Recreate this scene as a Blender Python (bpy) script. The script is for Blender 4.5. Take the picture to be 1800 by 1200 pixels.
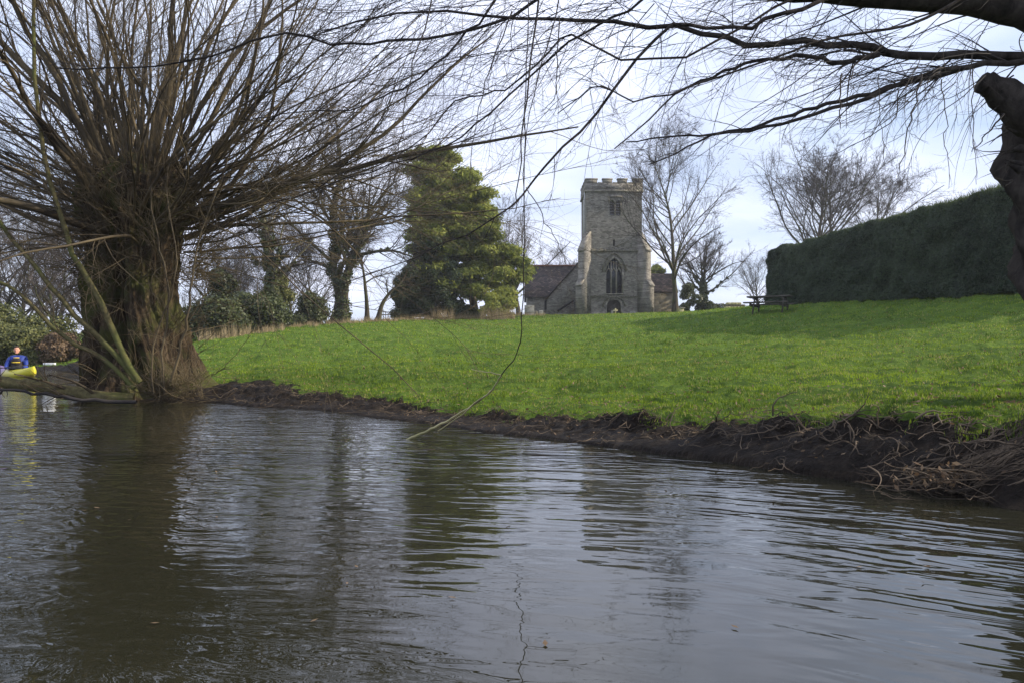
import bpy, bmesh, math, random
import numpy as np
from mathutils import Vector, Matrix, Euler

for o in list(bpy.data.objects): bpy.data.objects.remove(o)
sc = bpy.context.scene
C = sc.collection
rad = math.radians
HC = 0.75; F = 1400.0; HZ = 620.0           # camera height, focal length and horizon row of the 1800 px photograph

# ------------------------------------------------------------------ camera
cd = bpy.data.cameras.new('camera'); cam = bpy.data.objects.new('camera', cd); C.objects.link(cam)
cam.location = (0, 0, HC); cam.rotation_euler = (rad(90), 0, 0)
cd.sensor_width = 36; cd.lens = 28; cd.shift_y = 20/1800.0
cd.clip_start = 0.05; cd.clip_end = 8000
sc.camera = cam

# ------------------------------------------------------------------ light
SUN = Vector((0.99, -0.05, 0.0)).normalized(); EL = rad(26)
SUNV = Vector((SUN.x*math.cos(EL), SUN.y*math.cos(EL), math.sin(EL)))
ROT = math.atan2(SUN.x, SUN.y)
ld = bpy.data.lights.new('sun', 'SUN'); ld.energy = 4.6; ld.angle = rad(0.6); ld.color = (1.0, 0.88, 0.70)
sun = bpy.data.objects.new('sun', ld); C.objects.link(sun)
sun.rotation_euler = (-SUNV).to_track_quat('-Z', 'Y').to_euler(); sun.location = SUNV*100
w = bpy.data.worlds.new('World'); sc.world = w; w.use_nodes = True
nt = w.node_tree; nt.nodes.clear()
def N(nt, t, **k):
    n = nt.nodes.new(t)
    for a, b in k.items(): setattr(n, a, b)
    return n
out = N(nt, 'ShaderNodeOutputWorld'); bg = N(nt, 'ShaderNodeBackground'); bg.inputs[1].default_value = 0.1
sky = N(nt, 'ShaderNodeTexSky', sky_type='NISHITA', sun_disc=False, sun_elevation=EL, sun_rotation=ROT)
tc = N(nt, 'ShaderNodeTexCoord'); sep = N(nt, 'ShaderNodeSeparateXYZ'); nt.links.new(tc.outputs['Generated'], sep.inputs[0])
def mth(nt, op, a, b=None, c=None, clamp=False):
    n = N(nt, 'ShaderNodeMath', operation=op); n.use_clamp = clamp
    for i, v in enumerate((a, b, c)):
        if v is None: continue
        if isinstance(v, (int, float)): n.inputs[i].default_value = v
        else: nt.links.new(v, n.inputs[i])
    return n.outputs[0]
zz = mth(nt, 'ADD', mth(nt, 'MAXIMUM', sep.outputs[2], 0.0), 0.22)
cx_ = mth(nt, 'DIVIDE', sep.outputs[0], zz); cy_ = mth(nt, 'DIVIDE', sep.outputs[1], zz)
cmb = N(nt, 'ShaderNodeCombineXYZ'); nt.links.new(cx_, cmb.inputs[0]); nt.links.new(cy_, cmb.inputs[1])
n1 = N(nt, 'ShaderNodeTexNoise'); n1.inputs['Scale'].default_value = 0.95; n1.inputs['Detail'].default_value = 6; n1.inputs['Roughness'].default_value = 0.52
n1.inputs['Distortion'].default_value = 0.5
nt.links.new(cmb.outputs[0], n1.inputs['Vector'])
n2 = N(nt, 'ShaderNodeTexNoise'); n2.inputs['Scale'].default_value = 1.7; n2.inputs['Detail'].default_value = 4
nt.links.new(cmb.outputs[0], n2.inputs['Vector'])
cr = N(nt, 'ShaderNodeValToRGB'); cr.color_ramp.elements[0].position = 0.30; cr.color_ramp.elements[1].position = 0.58
nt.links.new(n1.outputs[0], cr.inputs[0])
cc = N(nt, 'ShaderNodeValToRGB'); cc.color_ramp.elements[0].position = 0.3; cc.color_ramp.elements[1].position = 0.68
cc.color_ramp.elements[0].color = (5.6, 6.0, 7.7, 1); cc.color_ramp.elements[1].color = (7.3, 7.7, 9.1, 1)
nt.links.new(n2.outputs[0], cc.inputs[0])
# clouds brightened with height above the horizon to lift the water reflections
hg = N(nt, 'ShaderNodeMapRange'); hg.inputs[1].default_value = 0.05; hg.inputs[2].default_value = 0.6; hg.inputs[3].default_value = 1.0; hg.inputs[4].default_value = 1.3
nt.links.new(sep.outputs[2], hg.inputs[0])
vs = N(nt, 'ShaderNodeVectorMath', operation='SCALE'); nt.links.new(cc.outputs[0], vs.inputs[0]); nt.links.new(hg.outputs[0], vs.inputs['Scale'])
mx = N(nt, 'ShaderNodeMixRGB'); nt.links.new(cr.outputs[0], mx.inputs[0]); 
skb = N(nt, 'ShaderNodeMixRGB'); skb.inputs[0].default_value = 0.55; skb.inputs[2].default_value = (4.2, 5.3, 7.8, 1); nt.links.new(sky.outputs[0], skb.inputs[1])
nt.links.new(skb.outputs[0], mx.inputs[1]); nt.links.new(vs.outputs[0], mx.inputs[2])
nt.links.new(mx.outputs[0], bg.inputs[0]); nt.links.new(bg.outputs[0], out.inputs[0])
sc.view_settings.view_transform = 'Standard'; sc.view_settings.look = 'None'; sc.view_settings.gamma = 1
sc.view_settings.exposure = 0.64

# ------------------------------------------------------------------ helpers
def at(px, py, D): return Vector(((px-900)/F*D, D, HC-(py-HZ)/F*D))
def atn(px, py, D): return np.array(at(px, py, D))
rng = np.random.default_rng(7)

def tag(o, label=None, cat=None, group=None, kind=None):
    if label: o['label'] = label
    if cat: o['category'] = cat
    if group: o['group'] = group
    if kind: o['kind'] = kind
    return o
def empty(name, loc, label, cat, group=None, rz=0):
    o = bpy.data.objects.new(name, None); C.objects.link(o); o.location = loc; o.rotation_euler.z = rz
    o.empty_display_size = 0.2
    return tag(o, label, cat, group)
def mesh_np(name, V, Fs, mat, parent=None, smooth=False, loc=None):
    """V (n,3), Fs list of int arrays (m,k). World coordinates; parent Empty may be moved away from the origin."""
    me = bpy.data.meshes.new(name); V = np.asarray(V, dtype=np.float32)
    o = bpy.data.objects.new(name, me); C.objects.link(o)
    off = None
    if parent is not None:
        M = parent.matrix_basis if parent.parent is None else parent.parent.matrix_basis @ parent.matrix_basis
        R = np.array(M.inverted())
        V = (V @ R[:3, :3].T + R[:3, 3]).astype(np.float32)
        o.parent = parent
    elif loc is not None:
        V = V - np.array(loc, dtype=np.float32); o.location = loc
    Fs = [np.asarray(f, dtype=np.int32) for f in Fs if len(f)]
    me.vertices.add(len(V)); me.vertices.foreach_set('co', V.ravel())
    nl = sum(f.size for f in Fs); npoly = sum(len(f) for f in Fs)
    me.loops.add(nl); me.loops.foreach_set('vertex_index', np.concatenate([f.ravel() for f in Fs]))
    me.polygons.add(npoly)
    tot = np.concatenate([np.full(len(f), f.shape[1], dtype=np.int32) for f in Fs])
    st = np.concatenate([[0], np.cumsum(tot)[:-1]]).astype(np.int32)
    me.polygons.foreach_set('loop_start', st); me.polygons.foreach_set('loop_total', tot)
    if smooth: me.polygons.foreach_set('use_smooth', np.ones(npoly, dtype=bool))
    me.update(calc_edges=True); me.validate()
    if mat: me.materials.append(mat)
    return o

class MB:
    """a list of polygons in world coordinates, linked as one mesh object"""
    def __init__(s): s.v = []; s.f = []
    def poly(s, pts):
        b = len(s.v); s.v += [tuple(p) for p in pts]; s.f.append(list(range(b, b+len(pts))))
    def hexa(s, p):     # 8 points: bottom 4 then top 4, counter-clockwise
        b = len(s.v); s.v += [tuple(q) for q in p]
        for q in ((3,2,1,0),(4,5,6,7),(0,1,5,4),(1,2,6,5),(2,3,7,6),(3,0,4,7)): s.f.append([b+i for i in q])
    def box(s, x0, x1, y0, y1, z0, z1, M=None):
        p = [(x0,y0,z0),(x1,y0,z0),(x1,y1,z0),(x0,y1,z0),(x0,y0,z1),(x1,y0,z1),(x1,y1,z1),(x0,y1,z1)]
        if M is not None: p = [M @ Vector(q) for q in p]
        s.hexa(p)
    def prism(s, outline, d):   # outline: 3D loop, d: extrusion vector
        d = Vector(d); a = [Vector(p) for p in outline]; c = [p+d for p in a]; b = len(s.v); n = len(a)
        s.v += [tuple(p) for p in a+c]
        s.f.append([b+i for i in reversed(range(n))]); s.f.append([b+n+i for i in range(n)])
        for i in range(n): j = (i+1) % n; s.f.append([b+i, b+j, b+n+j, b+n+i])
    def tube(s, pts, r, k=6):
        pts = [Vector(p) for p in pts]; rs = r if isinstance(r, (list, tuple)) else [r]*len(pts); b = len(s.v)
        for i, p in enumerate(pts):
            t = (pts[min(i+1, len(pts)-1)]-pts[max(i-1, 0)]).normalized()
            u = t.cross(Vector((0.31, 0.52, 0.79))).normalized(); v_ = t.cross(u)
            for j in range(k):
                a = 2*math.pi*j/k; s.v.append(tuple(p+(u*math.cos(a)+v_*math.sin(a))*rs[i]))
        for i in range(len(pts)-1):
            for j in range(k):
                s.f.append([b+i*k+j, b+i*k+(j+1) % k, b+(i+1)*k+(j+1) % k, b+(i+1)*k+j])
        s.f.append([b+j for j in reversed(range(k))]); s.f.append([b+(len(pts)-1)*k+j for j in range(k)])
    def lathe(s, c, prof, k=12):
        b = len(s.v)
        for (r, z) in prof:
            for j in range(k):
                a = 2*math.pi*j/k; s.v.append((c[0]+r*math.cos(a), c[1]+r*math.sin(a), c[2]+z))
        n = len(prof)
        for i in range(n-1):
            for j in range(k): s.f.append([b+i*k+j, b+i*k+(j+1) % k, b+(i+1)*k+(j+1) % k, b+(i+1)*k+j])
        s.f.append([b+j for j in reversed(range(k))]); s.f.append([b+(n-1)*k+j for j in range(k)])
    def build(s, name, mat, parent=None, smooth=False, loc=None, bevel=0):
        d = {}
        for f in s.f: d.setdefault(len(f), []).append(f)
        o = mesh_np(name, s.v, list(d.values()), mat, parent, smooth, loc)
        bm = bmesh.new(); bm.from_mesh(o.data); bmesh.ops.remove_doubles(bm, verts=bm.verts, dist=1e-5)
        bmesh.ops.recalc_face_normals(bm, faces=bm.faces); bm.to_mesh(o.data); bm.free()
        if smooth:
            for p in o.data.polygons: p.use_smooth = True
        if bevel:
            m = o.modifiers.new('bevel', 'BEVEL'); m.width = bevel; m.segments = 2; m.limit_method = 'ANGLE'
        return o

def fbm2(x, y, scale, seed=0, octv=3):
    r = np.random.default_rng(seed); s = 0; a = 1.0; tot = 0
    for o in range(octv):
        for k in range(5):
            th = r.uniform(0, 6.283); f = (2**o)/scale*r.uniform(0.7, 1.4)*6.283; ph = r.uniform(0, 6.283)
            s = s+a*np.sin((x*math.cos(th)+y*math.sin(th))*f+ph+1.3*np.sin((x*math.sin(th)-y*math.cos(th))*f*0.5+ph*2)); tot += a
        a *= 0.55
    return s/tot*2.2

# ------------------------------------------------------------------ materials
def newmat(name):
    m = bpy.data.materials.new(name); m.use_nodes = True; t = m.node_tree; t.nodes.clear()
    o = N(t, 'ShaderNodeOutputMaterial'); p = N(t, 'ShaderNodeBsdfPrincipled'); t.links.new(p.outputs[0], o.inputs[0])
    p.inputs['Specular IOR Level'].default_value = 0.25
    return m, t, p, o
def ramp(t, src, stops):
    r = N(t, 'ShaderNodeValToRGB'); e = r.color_ramp.elements
    while len(e) < len(stops): e.new(0.5)
    for q, (pos, col) in zip(e, stops): q.position = pos; q.color = (*col, 1)
    t.links.new(src, r.inputs[0]); return r.outputs[0]
def objco(t, scale=(1,1,1), wc=False):
    tc = N(t, 'ShaderNodeNewGeometry') if wc else N(t, 'ShaderNodeTexCoord'); mp = N(t, 'ShaderNodeMapping'); mp.inputs['Scale'].default_value = scale
    t.links.new(tc.outputs['Position' if wc else 'Object'], mp.inputs[0]); return mp.outputs[0]
def noise(t, vec, scale, detail=4, rough=0.55, dist=0):
    n = N(t, 'ShaderNodeTexNoise'); n.inputs['Scale'].default_value = scale; n.inputs['Detail'].default_value = detail
    n.inputs['Roughness'].default_value = rough; n.inputs['Distortion'].default_value = dist
    t.links.new(vec, n.inputs['Vector']); return n.outputs[0]
def bump(t, p, h, strength, dist):
    b = N(t, 'ShaderNodeBump'); b.inputs['Strength'].default_value = strength; b.inputs['Distance'].default_value = dist
    t.links.new(h, b.inputs['Height']); t.links.new(b.outputs[0], p.inputs['Normal']); return b
def mixc(t, fac, a, b, mode='MIX'):
    m = N(t, 'ShaderNodeMixRGB', blend_type=mode)
    for i, v in enumerate((fac, a, b)):
        if isinstance(v, (int, float)): m.inputs[i].default_value = v
        elif isinstance(v, tuple): m.inputs[i].default_value = (*v, 1)
        else: t.links.new(v, m.inputs[i])
    return m.outputs[0]
def simple(name, stops, scale=(1,1,1), ns=4, rough=0.85, bs=0.0, bd=0.02, detail=5, spec=0.25):
    m, t, p, o = newmat(name); v = objco(t, scale); n = noise(t, v, ns, detail)
    t.links.new(ramp(t, n, stops), p.inputs['Base Color']); p.inputs['Roughness'].default_value = rough
    p.inputs['Specular IOR Level'].default_value = spec
    if bs: bump(t, p, noise(t, v, ns*3, 6), bs, bd)
    return m
def leafmat(name, dark, light, trans=0.3, ns=1.2, rough=0.6):
    m, t, p, o = newmat(name); g = N(t, 'ShaderNodeNewGeometry')
    n = noise(t, objco(t, wc=True), ns, 3)
    n_b = noise(t, objco(t, wc=True), ns*0.22, 4, 0.65)
    f = mth(t, 'ADD', mth(t, 'MULTIPLY', g.outputs['Random Per Island'], 0.42), mth(t, 'ADD', mth(t, 'MULTIPLY', n, 0.4), mth(t, 'MULTIPLY', mth(t, 'SUBTRACT', n_b, 0.5), 0.9)))
    c = ramp(t, f, [(0.15, dark), (0.85, light)]); t.links.new(c, p.inputs['Base Color']); p.inputs['Roughness'].default_value = rough
    tr = N(t, 'ShaderNodeBsdfTranslucent'); t.links.new(c, tr.inputs[0])
    ms = N(t, 'ShaderNodeMixShader'); ms.inputs[0].default_value = trans
    t.links.new(p.outputs[0], ms.inputs[1]); t.links.new(tr.outputs[0], ms.inputs[2]); t.links.new(ms.outputs[0], o.inputs[0])
    return m

def barkmat(name, cols, moss=None, vs=0.25, ns=9, bs=0.8, bd=0.03):
    m, t, p, o = newmat(name); v = objco(t, (1, 1, vs)); n = noise(t, v, ns, 8, 0.65, 0.4)
    c = ramp(t, n, cols)
    if moss:
        mm = noise(t, objco(t), 1.8, 5, 0.6); f = ramp(t, mm, [(0.47, (0,0,0)), (0.62, (1,1,1))])
        c = mixc(t, f, c, moss)
    t.links.new(c, p.inputs['Base Color']); p.inputs['Roughness'].default_value = 0.95; p.inputs['Specular IOR Level'].default_value = 0.1
    bump(t, p, n, bs, bd); return m
M = {}
M['bark'] = barkmat('willow_bark', [(0.32, (0.010, 0.008, 0.006)), (0.55, (0.055, 0.040, 0.026)), (0.75, (0.16, 0.12, 0.08))], (0.06, 0.065, 0.022), bs=1.0, bd=0.05)
M['shoot'] = simple('willow_shoots', [(0.35, (0.028, 0.021, 0.013)), (0.52, (0.075, 0.058, 0.033)), (0.72, (0.16, 0.125, 0.07))], ns=1.1, rough=0.7)
M['moss_limb'] = barkmat('mossy_limb', [(0.35, (0.06, 0.05, 0.025)), (0.65, (0.13, 0.115, 0.055))], (0.085, 0.092, 0.032), vs=1, ns=14, bs=0.5, bd=0.01)
M['near_bark'] = barkmat('dark_bark', [(0.35, (0.016, 0.014, 0.013)), (0.65, (0.06, 0.052, 0.045))], None, vs=0.6, ns=12, bs=1.0, bd=0.02)
M['near_twig'] = simple('dark_twigs', [(0.4, (0.018, 0.016, 0.017)), (0.65, (0.045, 0.038, 0.033))], ns=2, rough=0.8)
M['pale_twig'] = simple('pale_twig', [(0.4, (0.22, 0.21, 0.10)), (0.65, (0.42, 0.38, 0.2))], ns=3, rough=0.7)
M['far_bark'] = barkmat('grey_brown_bark', [(0.35, (0.028, 0.023, 0.018)), (0.65, (0.09, 0.073, 0.054))], (0.06, 0.07, 0.03), vs=0.4, ns=3, bs=0.6, bd=0.03)
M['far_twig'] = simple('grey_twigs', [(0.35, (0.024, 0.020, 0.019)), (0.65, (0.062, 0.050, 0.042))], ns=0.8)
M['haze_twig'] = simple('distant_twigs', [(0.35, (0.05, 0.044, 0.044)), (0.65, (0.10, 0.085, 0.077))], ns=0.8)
M['pale_bark'] = barkmat('pale_bark', [(0.35, (0.10, 0.085, 0.06)), (0.65, (0.28, 0.25, 0.19))], (0.09, 0.10, 0.035), vs=0.5, ns=4, bs=0.6, bd=0.03)
M['pine'] = leafmat('pine_needles', (0.08, 0.115, 0.022), (0.48, 0.50, 0.10), 0.5, 0.8)
M['ivy'] = leafmat('ivy_leaves', (0.02, 0.03, 0.010), (0.085, 0.10, 0.03), 0.15, 1.0, 0.45)
M['yew'] = leafmat('dark_evergreen_leaves', (0.014, 0.028, 0.010), (0.06, 0.085, 0.026), 0.15, 1.0)
M['hedge'] = leafmat('hedge_leaves', (0.014, 0.028, 0.016), (0.080, 0.115, 0.058), 0.25, 0.7)
M['hedge_core'] = simple('hedge_core', [(0.4, (0.006, 0.012, 0.007)), (0.6, (0.016, 0.028, 0.016))], ns=3)
M['hedge_tip'] = leafmat('hedge_top_sprigs', (0.03, 0.05, 0.015), (0.11, 0.14, 0.045), 0.4, 1.0)
M['bramble'] = leafmat('bramble_leaves', (0.05, 0.065, 0.02), (0.21, 0.21, 0.07), 0.3, 1.3)
M['dead_leaf'] = leafmat('dead_brown_leaves', (0.08, 0.05, 0.028), (0.27, 0.19, 0.11), 0.25, 2)
M['straw'] = leafmat('dry_straw', (0.16, 0.12, 0.06), (0.5, 0.4, 0.24), 0.3, 2)
M['grass'] = leafmat('grass_blades', (0.028, 0.070, 0.005), (0.32, 0.44, 0.024), 0.36, 1.5, 0.7)
t = M['grass'].node_tree; pr = [n_ for n_ in t.nodes if n_.type == 'BSDF_PRINCIPLED'][0]; trn = [n_ for n_ in t.nodes if n_.type == 'BSDF_TRANSLUCENT'][0]; src = pr.inputs['Base Color'].links[0].from_socket
g_ = N(t, 'ShaderNodeNewGeometry'); pt = ramp(t, noise(t, objco(t, wc=True), 0.9, 5, 0.7), [(0.45, (0, 0, 0)), (0.68, (1, 1, 1))])
dry = mth(t, 'GREATER_THAN', mth(t, 'ADD', g_.outputs['Random Per Island'], mth(t, 'MULTIPLY', pt, 0.30)), 0.96)
cg = mixc(t, mth(t, 'MULTIPLY', dry, 0.8), src, (0.34, 0.29, 0.12)); t.links.new(cg, pr.inputs['Base Color']); t.links.new(cg, trn.inputs[0])
M['dead_wood'] = simple('dead_wood', [(0.4, (0.035, 0.027, 0.02)), (0.68, (0.17, 0.13, 0.09))], ns=5, rough=0.9)

def stonemat(name, cols, mortar, bsz=(0.42, 0.2)):
    m, t, p, o = newmat(name); g = N(t, 'ShaderNodeTexCoord'); s = N(t, 'ShaderNodeSeparateXYZ'); t.links.new(g.outputs['Object'], s.inputs[0])
    cb = N(t, 'ShaderNodeCombineXYZ'); t.links.new(mth(t, 'ADD', s.outputs[0], s.outputs[1]), cb.inputs[0]); t.links.new(s.outputs[2], cb.inputs[1])
    wn = N(t, 'ShaderNodeTexNoise'); wn.inputs['Scale'].default_value = 2.5; t.links.new(cb.outputs[0], wn.inputs['Vector'])
    wv = N(t, 'ShaderNodeVectorMath', operation='MULTIPLY_ADD'); t.links.new(wn.outputs[1], wv.inputs[0]); wv.inputs[1].default_value = (0.16, 0.16, 0); t.links.new(cb.outputs[0], wv.inputs[2])
    br = N(t, 'ShaderNodeTexBrick'); br.inputs['Scale'].default_value = 1; br.inputs['Brick Width'].default_value = bsz[0]; br.inputs['Row Height'].default_value = bsz[1]
    br.inputs['Mortar Size'].default_value = 0.018; br.inputs['Color1'].default_value = (0, 0, 0, 1); br.inputs['Color2'].default_value = (1, 1, 1, 1); br.inputs['Mortar'].default_value = (0.5, 0.5, 0.5, 1)
    br.inputs['Bias'].default_value = 0; t.links.new(wv.outputs[0], br.inputs['Vector'])
    n = noise(t, objco(t), 1.3, 6, 0.65); n3 = noise(t, objco(t), 9, 5, 0.7)
    f = mth(t, 'ADD', mth(t, 'MULTIPLY', br.outputs[0], 0.26), mth(t, 'ADD', mth(t, 'MULTIPLY', n, 0.6), mth(t, 'MULTIPLY', n3, 0.5)))
    c = ramp(t, f, cols); c = mixc(t, mth(t, 'MULTIPLY', br.outputs['Fac'], 0.6), c, mortar)
    lich = ramp(t, noise(t, objco(t), 3.3, 7, 0.7), [(0.6, (0,0,0)), (0.68, (1,1,1))]); c = mixc(t, mth(t, 'MULTIPLY', lich, 0.35), c, (0.42, 0.41, 0.34))
    t.links.new(c, p.inputs['Base Color']); p.inputs['Roughness'].default_value = 0.95
    hh = mth(t, 'SUBTRACT', mth(t, 'MULTIPLY', n3, 0.8), br.outputs['Fac']); bump(t, p, hh, 0.8, 0.05); return m
M['stone'] = stonemat('rubble_limestone', [(0.34, (0.038, 0.035, 0.03)), (0.55, (0.11, 0.102, 0.085)), (0.82, (0.27, 0.25, 0.215))], (0.16, 0.15, 0.13), (0.3, 0.13))
M['stone_warm'] = stonemat('ashlar_limestone', [(0.25, (0.065, 0.054, 0.037)), (0.6, (0.14, 0.118, 0.08)), (0.95, (0.28, 0.24, 0.165))], (0.2, 0.18, 0.13), (0.6, 0.3))
M['dressed'] = simple('dressed_stone', [(0.35, (0.11, 0.10, 0.085)), (0.65, (0.27, 0.25, 0.20))], ns=3, bs=0.5)
M['mossy_stone'] = simple('mossy_weathered_stone', [(0.35, (0.06, 0.058, 0.045)), (0.6, (0.17, 0.16, 0.12))], ns=6, bs=0.8, bd=0.05)
M['grave'] = simple('grey_headstone', [(0.35, (0.16, 0.16, 0.15)), (0.65, (0.3, 0.3, 0.28))], ns=4, bs=0.3)
M['yellow_stone'] = simple('yellow_stone', [(0.35, (0.35, 0.30, 0.14)), (0.65, (0.62, 0.56, 0.33))], ns=5, bs=0.3)
M['glass'] = simple('leaded_glass', [(0.4, (0.012, 0.014, 0.02)), (0.6, (0.035, 0.04, 0.055))], ns=6, rough=0.15, spec=0.5)
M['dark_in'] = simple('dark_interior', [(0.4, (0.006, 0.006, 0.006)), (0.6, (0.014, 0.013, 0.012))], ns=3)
M['lead'] = simple('grey_lead', [(0.4, (0.1, 0.1, 0.1)), (0.6, (0.17, 0.17, 0.17))], ns=3)
M['pipe'] = simple('pale_pipe', [(0.4, (0.5, 0.5, 0.5)), (0.6, (0.65, 0.65, 0.65))], ns=3)
m, t, p, o = newmat('clay_roof_tiles')
g = N(t, 'ShaderNodeTexCoord'); s = N(t, 'ShaderNodeSeparateXYZ'); t.links.new(g.outputs['Object'], s.inputs[0])
cb = N(t, 'ShaderNodeCombineXYZ'); t.links.new(s.outputs[0], cb.inputs[0]); t.links.new(mth(t, 'MULTIPLY', s.outputs[2], 1.35), cb.inputs[1]); t.links.new(s.outputs[1], cb.inputs[2])
br = N(t, 'ShaderNodeTexBrick'); br.inputs['Scale'].default_value = 1; br.inputs['Brick Width'].default_value = 0.34; br.inputs['Row Height'].default_value = 0.22
br.inputs['Mortar Size'].default_value = 0.02; br.inputs['Color1'].default_value = (0,0,0,1); br.inputs['Color2'].default_value = (1,1,1,1); t.links.new(cb.outputs[0], br.inputs['Vector'])
f = mth(t, 'ADD', mth(t, 'MULTIPLY', br.outputs[0], 0.5), mth(t, 'MULTIPLY', noise(t, objco(t), 2.5, 6, 0.7), 0.55))
c = ramp(t, f, [(0.25, (0.022, 0.018, 0.017)), (0.5, (0.05, 0.037, 0.032)), (0.75, (0.10, 0.072, 0.06)), (0.95, (0.24, 0.22, 0.19))])
t.links.new(mixc(t, mth(t, 'MULTIPLY', br.outputs['Fac'], 0.8), c, (0.01, 0.01, 0.01)), p.inputs['Base Color']); p.inputs['Roughness'].default_value = 0.9
bump(t, p, mth(t, 'SUBTRACT', br.outputs[0], mth(t, 'MULTIPLY', br.outputs['Fac'], 2.0)), 0.6, 0.04); M['tiles'] = m
M['ridge'] = simple('ridge_tiles', [(0.4, (0.13, 0.06, 0.04)), (0.6, (0.22, 0.11, 0.075))], ns=5)
M['old_wood'] = simple('weathered_grey_wood', [(0.35, (0.03, 0.028, 0.024)), (0.65, (0.12, 0.11, 0.095))], (1, 6, 6), 3, bs=0.4, bd=0.01)
M['fence'] = simple('dark_fence_wood', [(0.35, (0.03, 0.028, 0.024)), (0.65, (0.08, 0.07, 0.06))], ns=4)
M['white_paint'] = simple('white_paint', [(0.35, (0.7, 0.7, 0.68)), (0.6, (0.82, 0.82, 0.8))], ns=8)
M['skin'] = simple('skin', [(0.35, (0.46, 0.22, 0.15)), (0.65, (0.58, 0.31, 0.22))], ns=12, rough=0.55)
M['hair'] = simple('brown_hair', [(0.35, (0.02, 0.012, 0.008)), (0.65, (0.06, 0.035, 0.022))], ns=30)
M['blue'] = simple('blue_jacket', [(0.35, (0.010, 0.022, 0.13)), (0.65, (0.022, 0.05, 0.28))], ns=5, rough=0.6)
M['vest'] = simple('dark_vest', [(0.35, (0.012, 0.012, 0.014)), (0.65, (0.04, 0.03, 0.03))], ns=9)
M['strap'] = simple('yellow_strap', [(0.35, (0.6, 0.42, 0.03)), (0.65, (0.75, 0.56, 0.08))], ns=9)
M['black'] = simple('black_plastic', [(0.35, (0.012, 0.012, 0.012)), (0.65, (0.03, 0.03, 0.03))], ns=9, rough=0.5)
m, t, p, o = newmat('yellow_purple_hull'); s = N(t, 'ShaderNodeSeparateXYZ'); g = N(t, 'ShaderNodeTexCoord'); t.links.new(g.outputs['Object'], s.inputs[0])
nn = mth(t, 'ADD', mth(t, 'MULTIPLY', s.outputs[0], -1.0), mth(t, 'MULTIPLY', mth(t, 'SUBTRACT', noise(t, objco(t), 4), 0.5), 0.5))
t.links.new(ramp(t, mth(t, 'ADD', mth(t, 'MULTIPLY', nn, 1.0), 0.5), [(0.1, (0.55, 0.5, 0.04)), (0.75, (0.48, 0.42, 0.05)), (0.98, (0.16, 0.09, 0.22))]), p.inputs['Base Color'])
p.inputs['Roughness'].default_value = 0.35; M['hull'] = m

# ------------------------------------------------------------------ ground
def XY(px, D): return ((px-900)/F*D, D)
bank = [(-90, 41), (-45, 39), XY(-60, 37.5), XY(0, 36.5), XY(100, 35), XY(148, 33), XY(152, 25), XY(150, 18), XY(146, 14.2), XY(190, 12.75), XY(280, 12.35), XY(365, 12.2),
        XY(450, 11.05), XY(520, 10.75), XY(600, 10.1), XY(660, 9.2), XY(760, 8.5), XY(850, 7.55), XY(920, 7.2), XY(1000, 6.75), XY(1100, 6.2), XY(1200, 5.75), XY(1290, 5.4), XY(1400, 4.95), XY(1500, 4.65), XY(1600, 4.32),
        XY(1700, 4.1), XY(1800, 3.85), (3.3, 3.1), (5, 1.6), (9, -1), (35, -10)]
wpoly = np.array(bank+[(35, -80), (-90, -80)])
bankA = np.array(bank)
def inside(x, y, poly):
    r = np.zeros(x.shape, bool); n = len(poly)
    for i in range(n):
        x0, y0 = poly[i]; x1, y1 = poly[(i+1) % n]
        if y0 == y1: continue
        c = ((y0 > y) != (y1 > y)) & (x < (x1-x0)*(y-y0)/(y1-y0)+x0); r ^= c
    return r
def bankdist(x, y):
    d = np.full(x.shape, 1e9)
    for i in range(len(bankA)-1):
        a = bankA[i]; b = bankA[i+1]; ab = b-a; L = ab@ab
        tt = np.clip(((x-a[0])*ab[0]+(y-a[1])*ab[1])/L, 0, 1)
        d = np.minimum(d, np.hypot(x-a[0]-tt*ab[0], y-a[1]-tt*ab[1]))
    return np.where(inside(x, y, wpoly), -d, d)
ctl = []
def cp(px, py, D): p = at(px, py, D); ctl.append((p.x, p.y, p.z))
for px, py, D in [(450, 676, 12.8), (600, 700, 11.0), (850, 731, 8.2), (1000, 738, 7.5), (1200, 741, 6.6), (1400, 742, 5.6), (1600, 737, 5.0), (1800, 728, 4.55), (1900, 724, 4.3),
                  (900, 650, 16), (900, 600, 32), (900, 572, 55), (900, 555, 80), (1080, 553, 83), (1200, 549, 84), (700, 564, 68), (600, 568, 60), (500, 579, 48), (400, 596, 37), (400, 640, 22), (400, 662, 16.5),
                  (650, 600, 32), (650, 650, 16), (1200, 650, 13.5), (1200, 600, 24), (1200, 566, 40), (1500, 650, 12), (1500, 600, 19), (1500, 552, 30), (1800, 650, 10.5), (1800, 600, 15), (1800, 548, 21), (1800, 507, 27),
                  (1350, 551, 35), (1380, 533, 46), (1300, 546, 75), (1500, 540, 80), (1700, 520, 60), (2300, 600, 12), (2300, 470, 24), (2300, 470, 45), (280, 640, 22), (250, 690, 14), (120, 640, 37), (0, 640, 40), (-200, 635, 40), (0, 610, 70), (300, 600, 60), (300, 590, 100), (0, 590, 130), (-500, 600, 80), (900, 560, 130), (1400, 560, 130)]:
    cp(px, py, D)
ctl += [(x, y, 5.5) for x in (-400, -150, 0, 150, 400) for y in (230, 400)]+[(-250, 100, 3.5), (250, 100, 6), (-120, 60, 1.5), (150, 40, 5), (100, 0, 3), (9, 1.5, 0.5)]
ctl = np.array(ctl)
def Uk(r2): return 0.5*r2*np.log(r2+1e-9)
n_ = len(ctl); K = Uk(((ctl[:, None, :2]-ctl[None, :, :2])**2).sum(-1))+np.eye(n_)*0.4
Pm = np.hstack([np.ones((n_, 1)), ctl[:, :2]]); A = np.block([[K, Pm], [Pm.T, np.zeros((3, 3))]])
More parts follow.
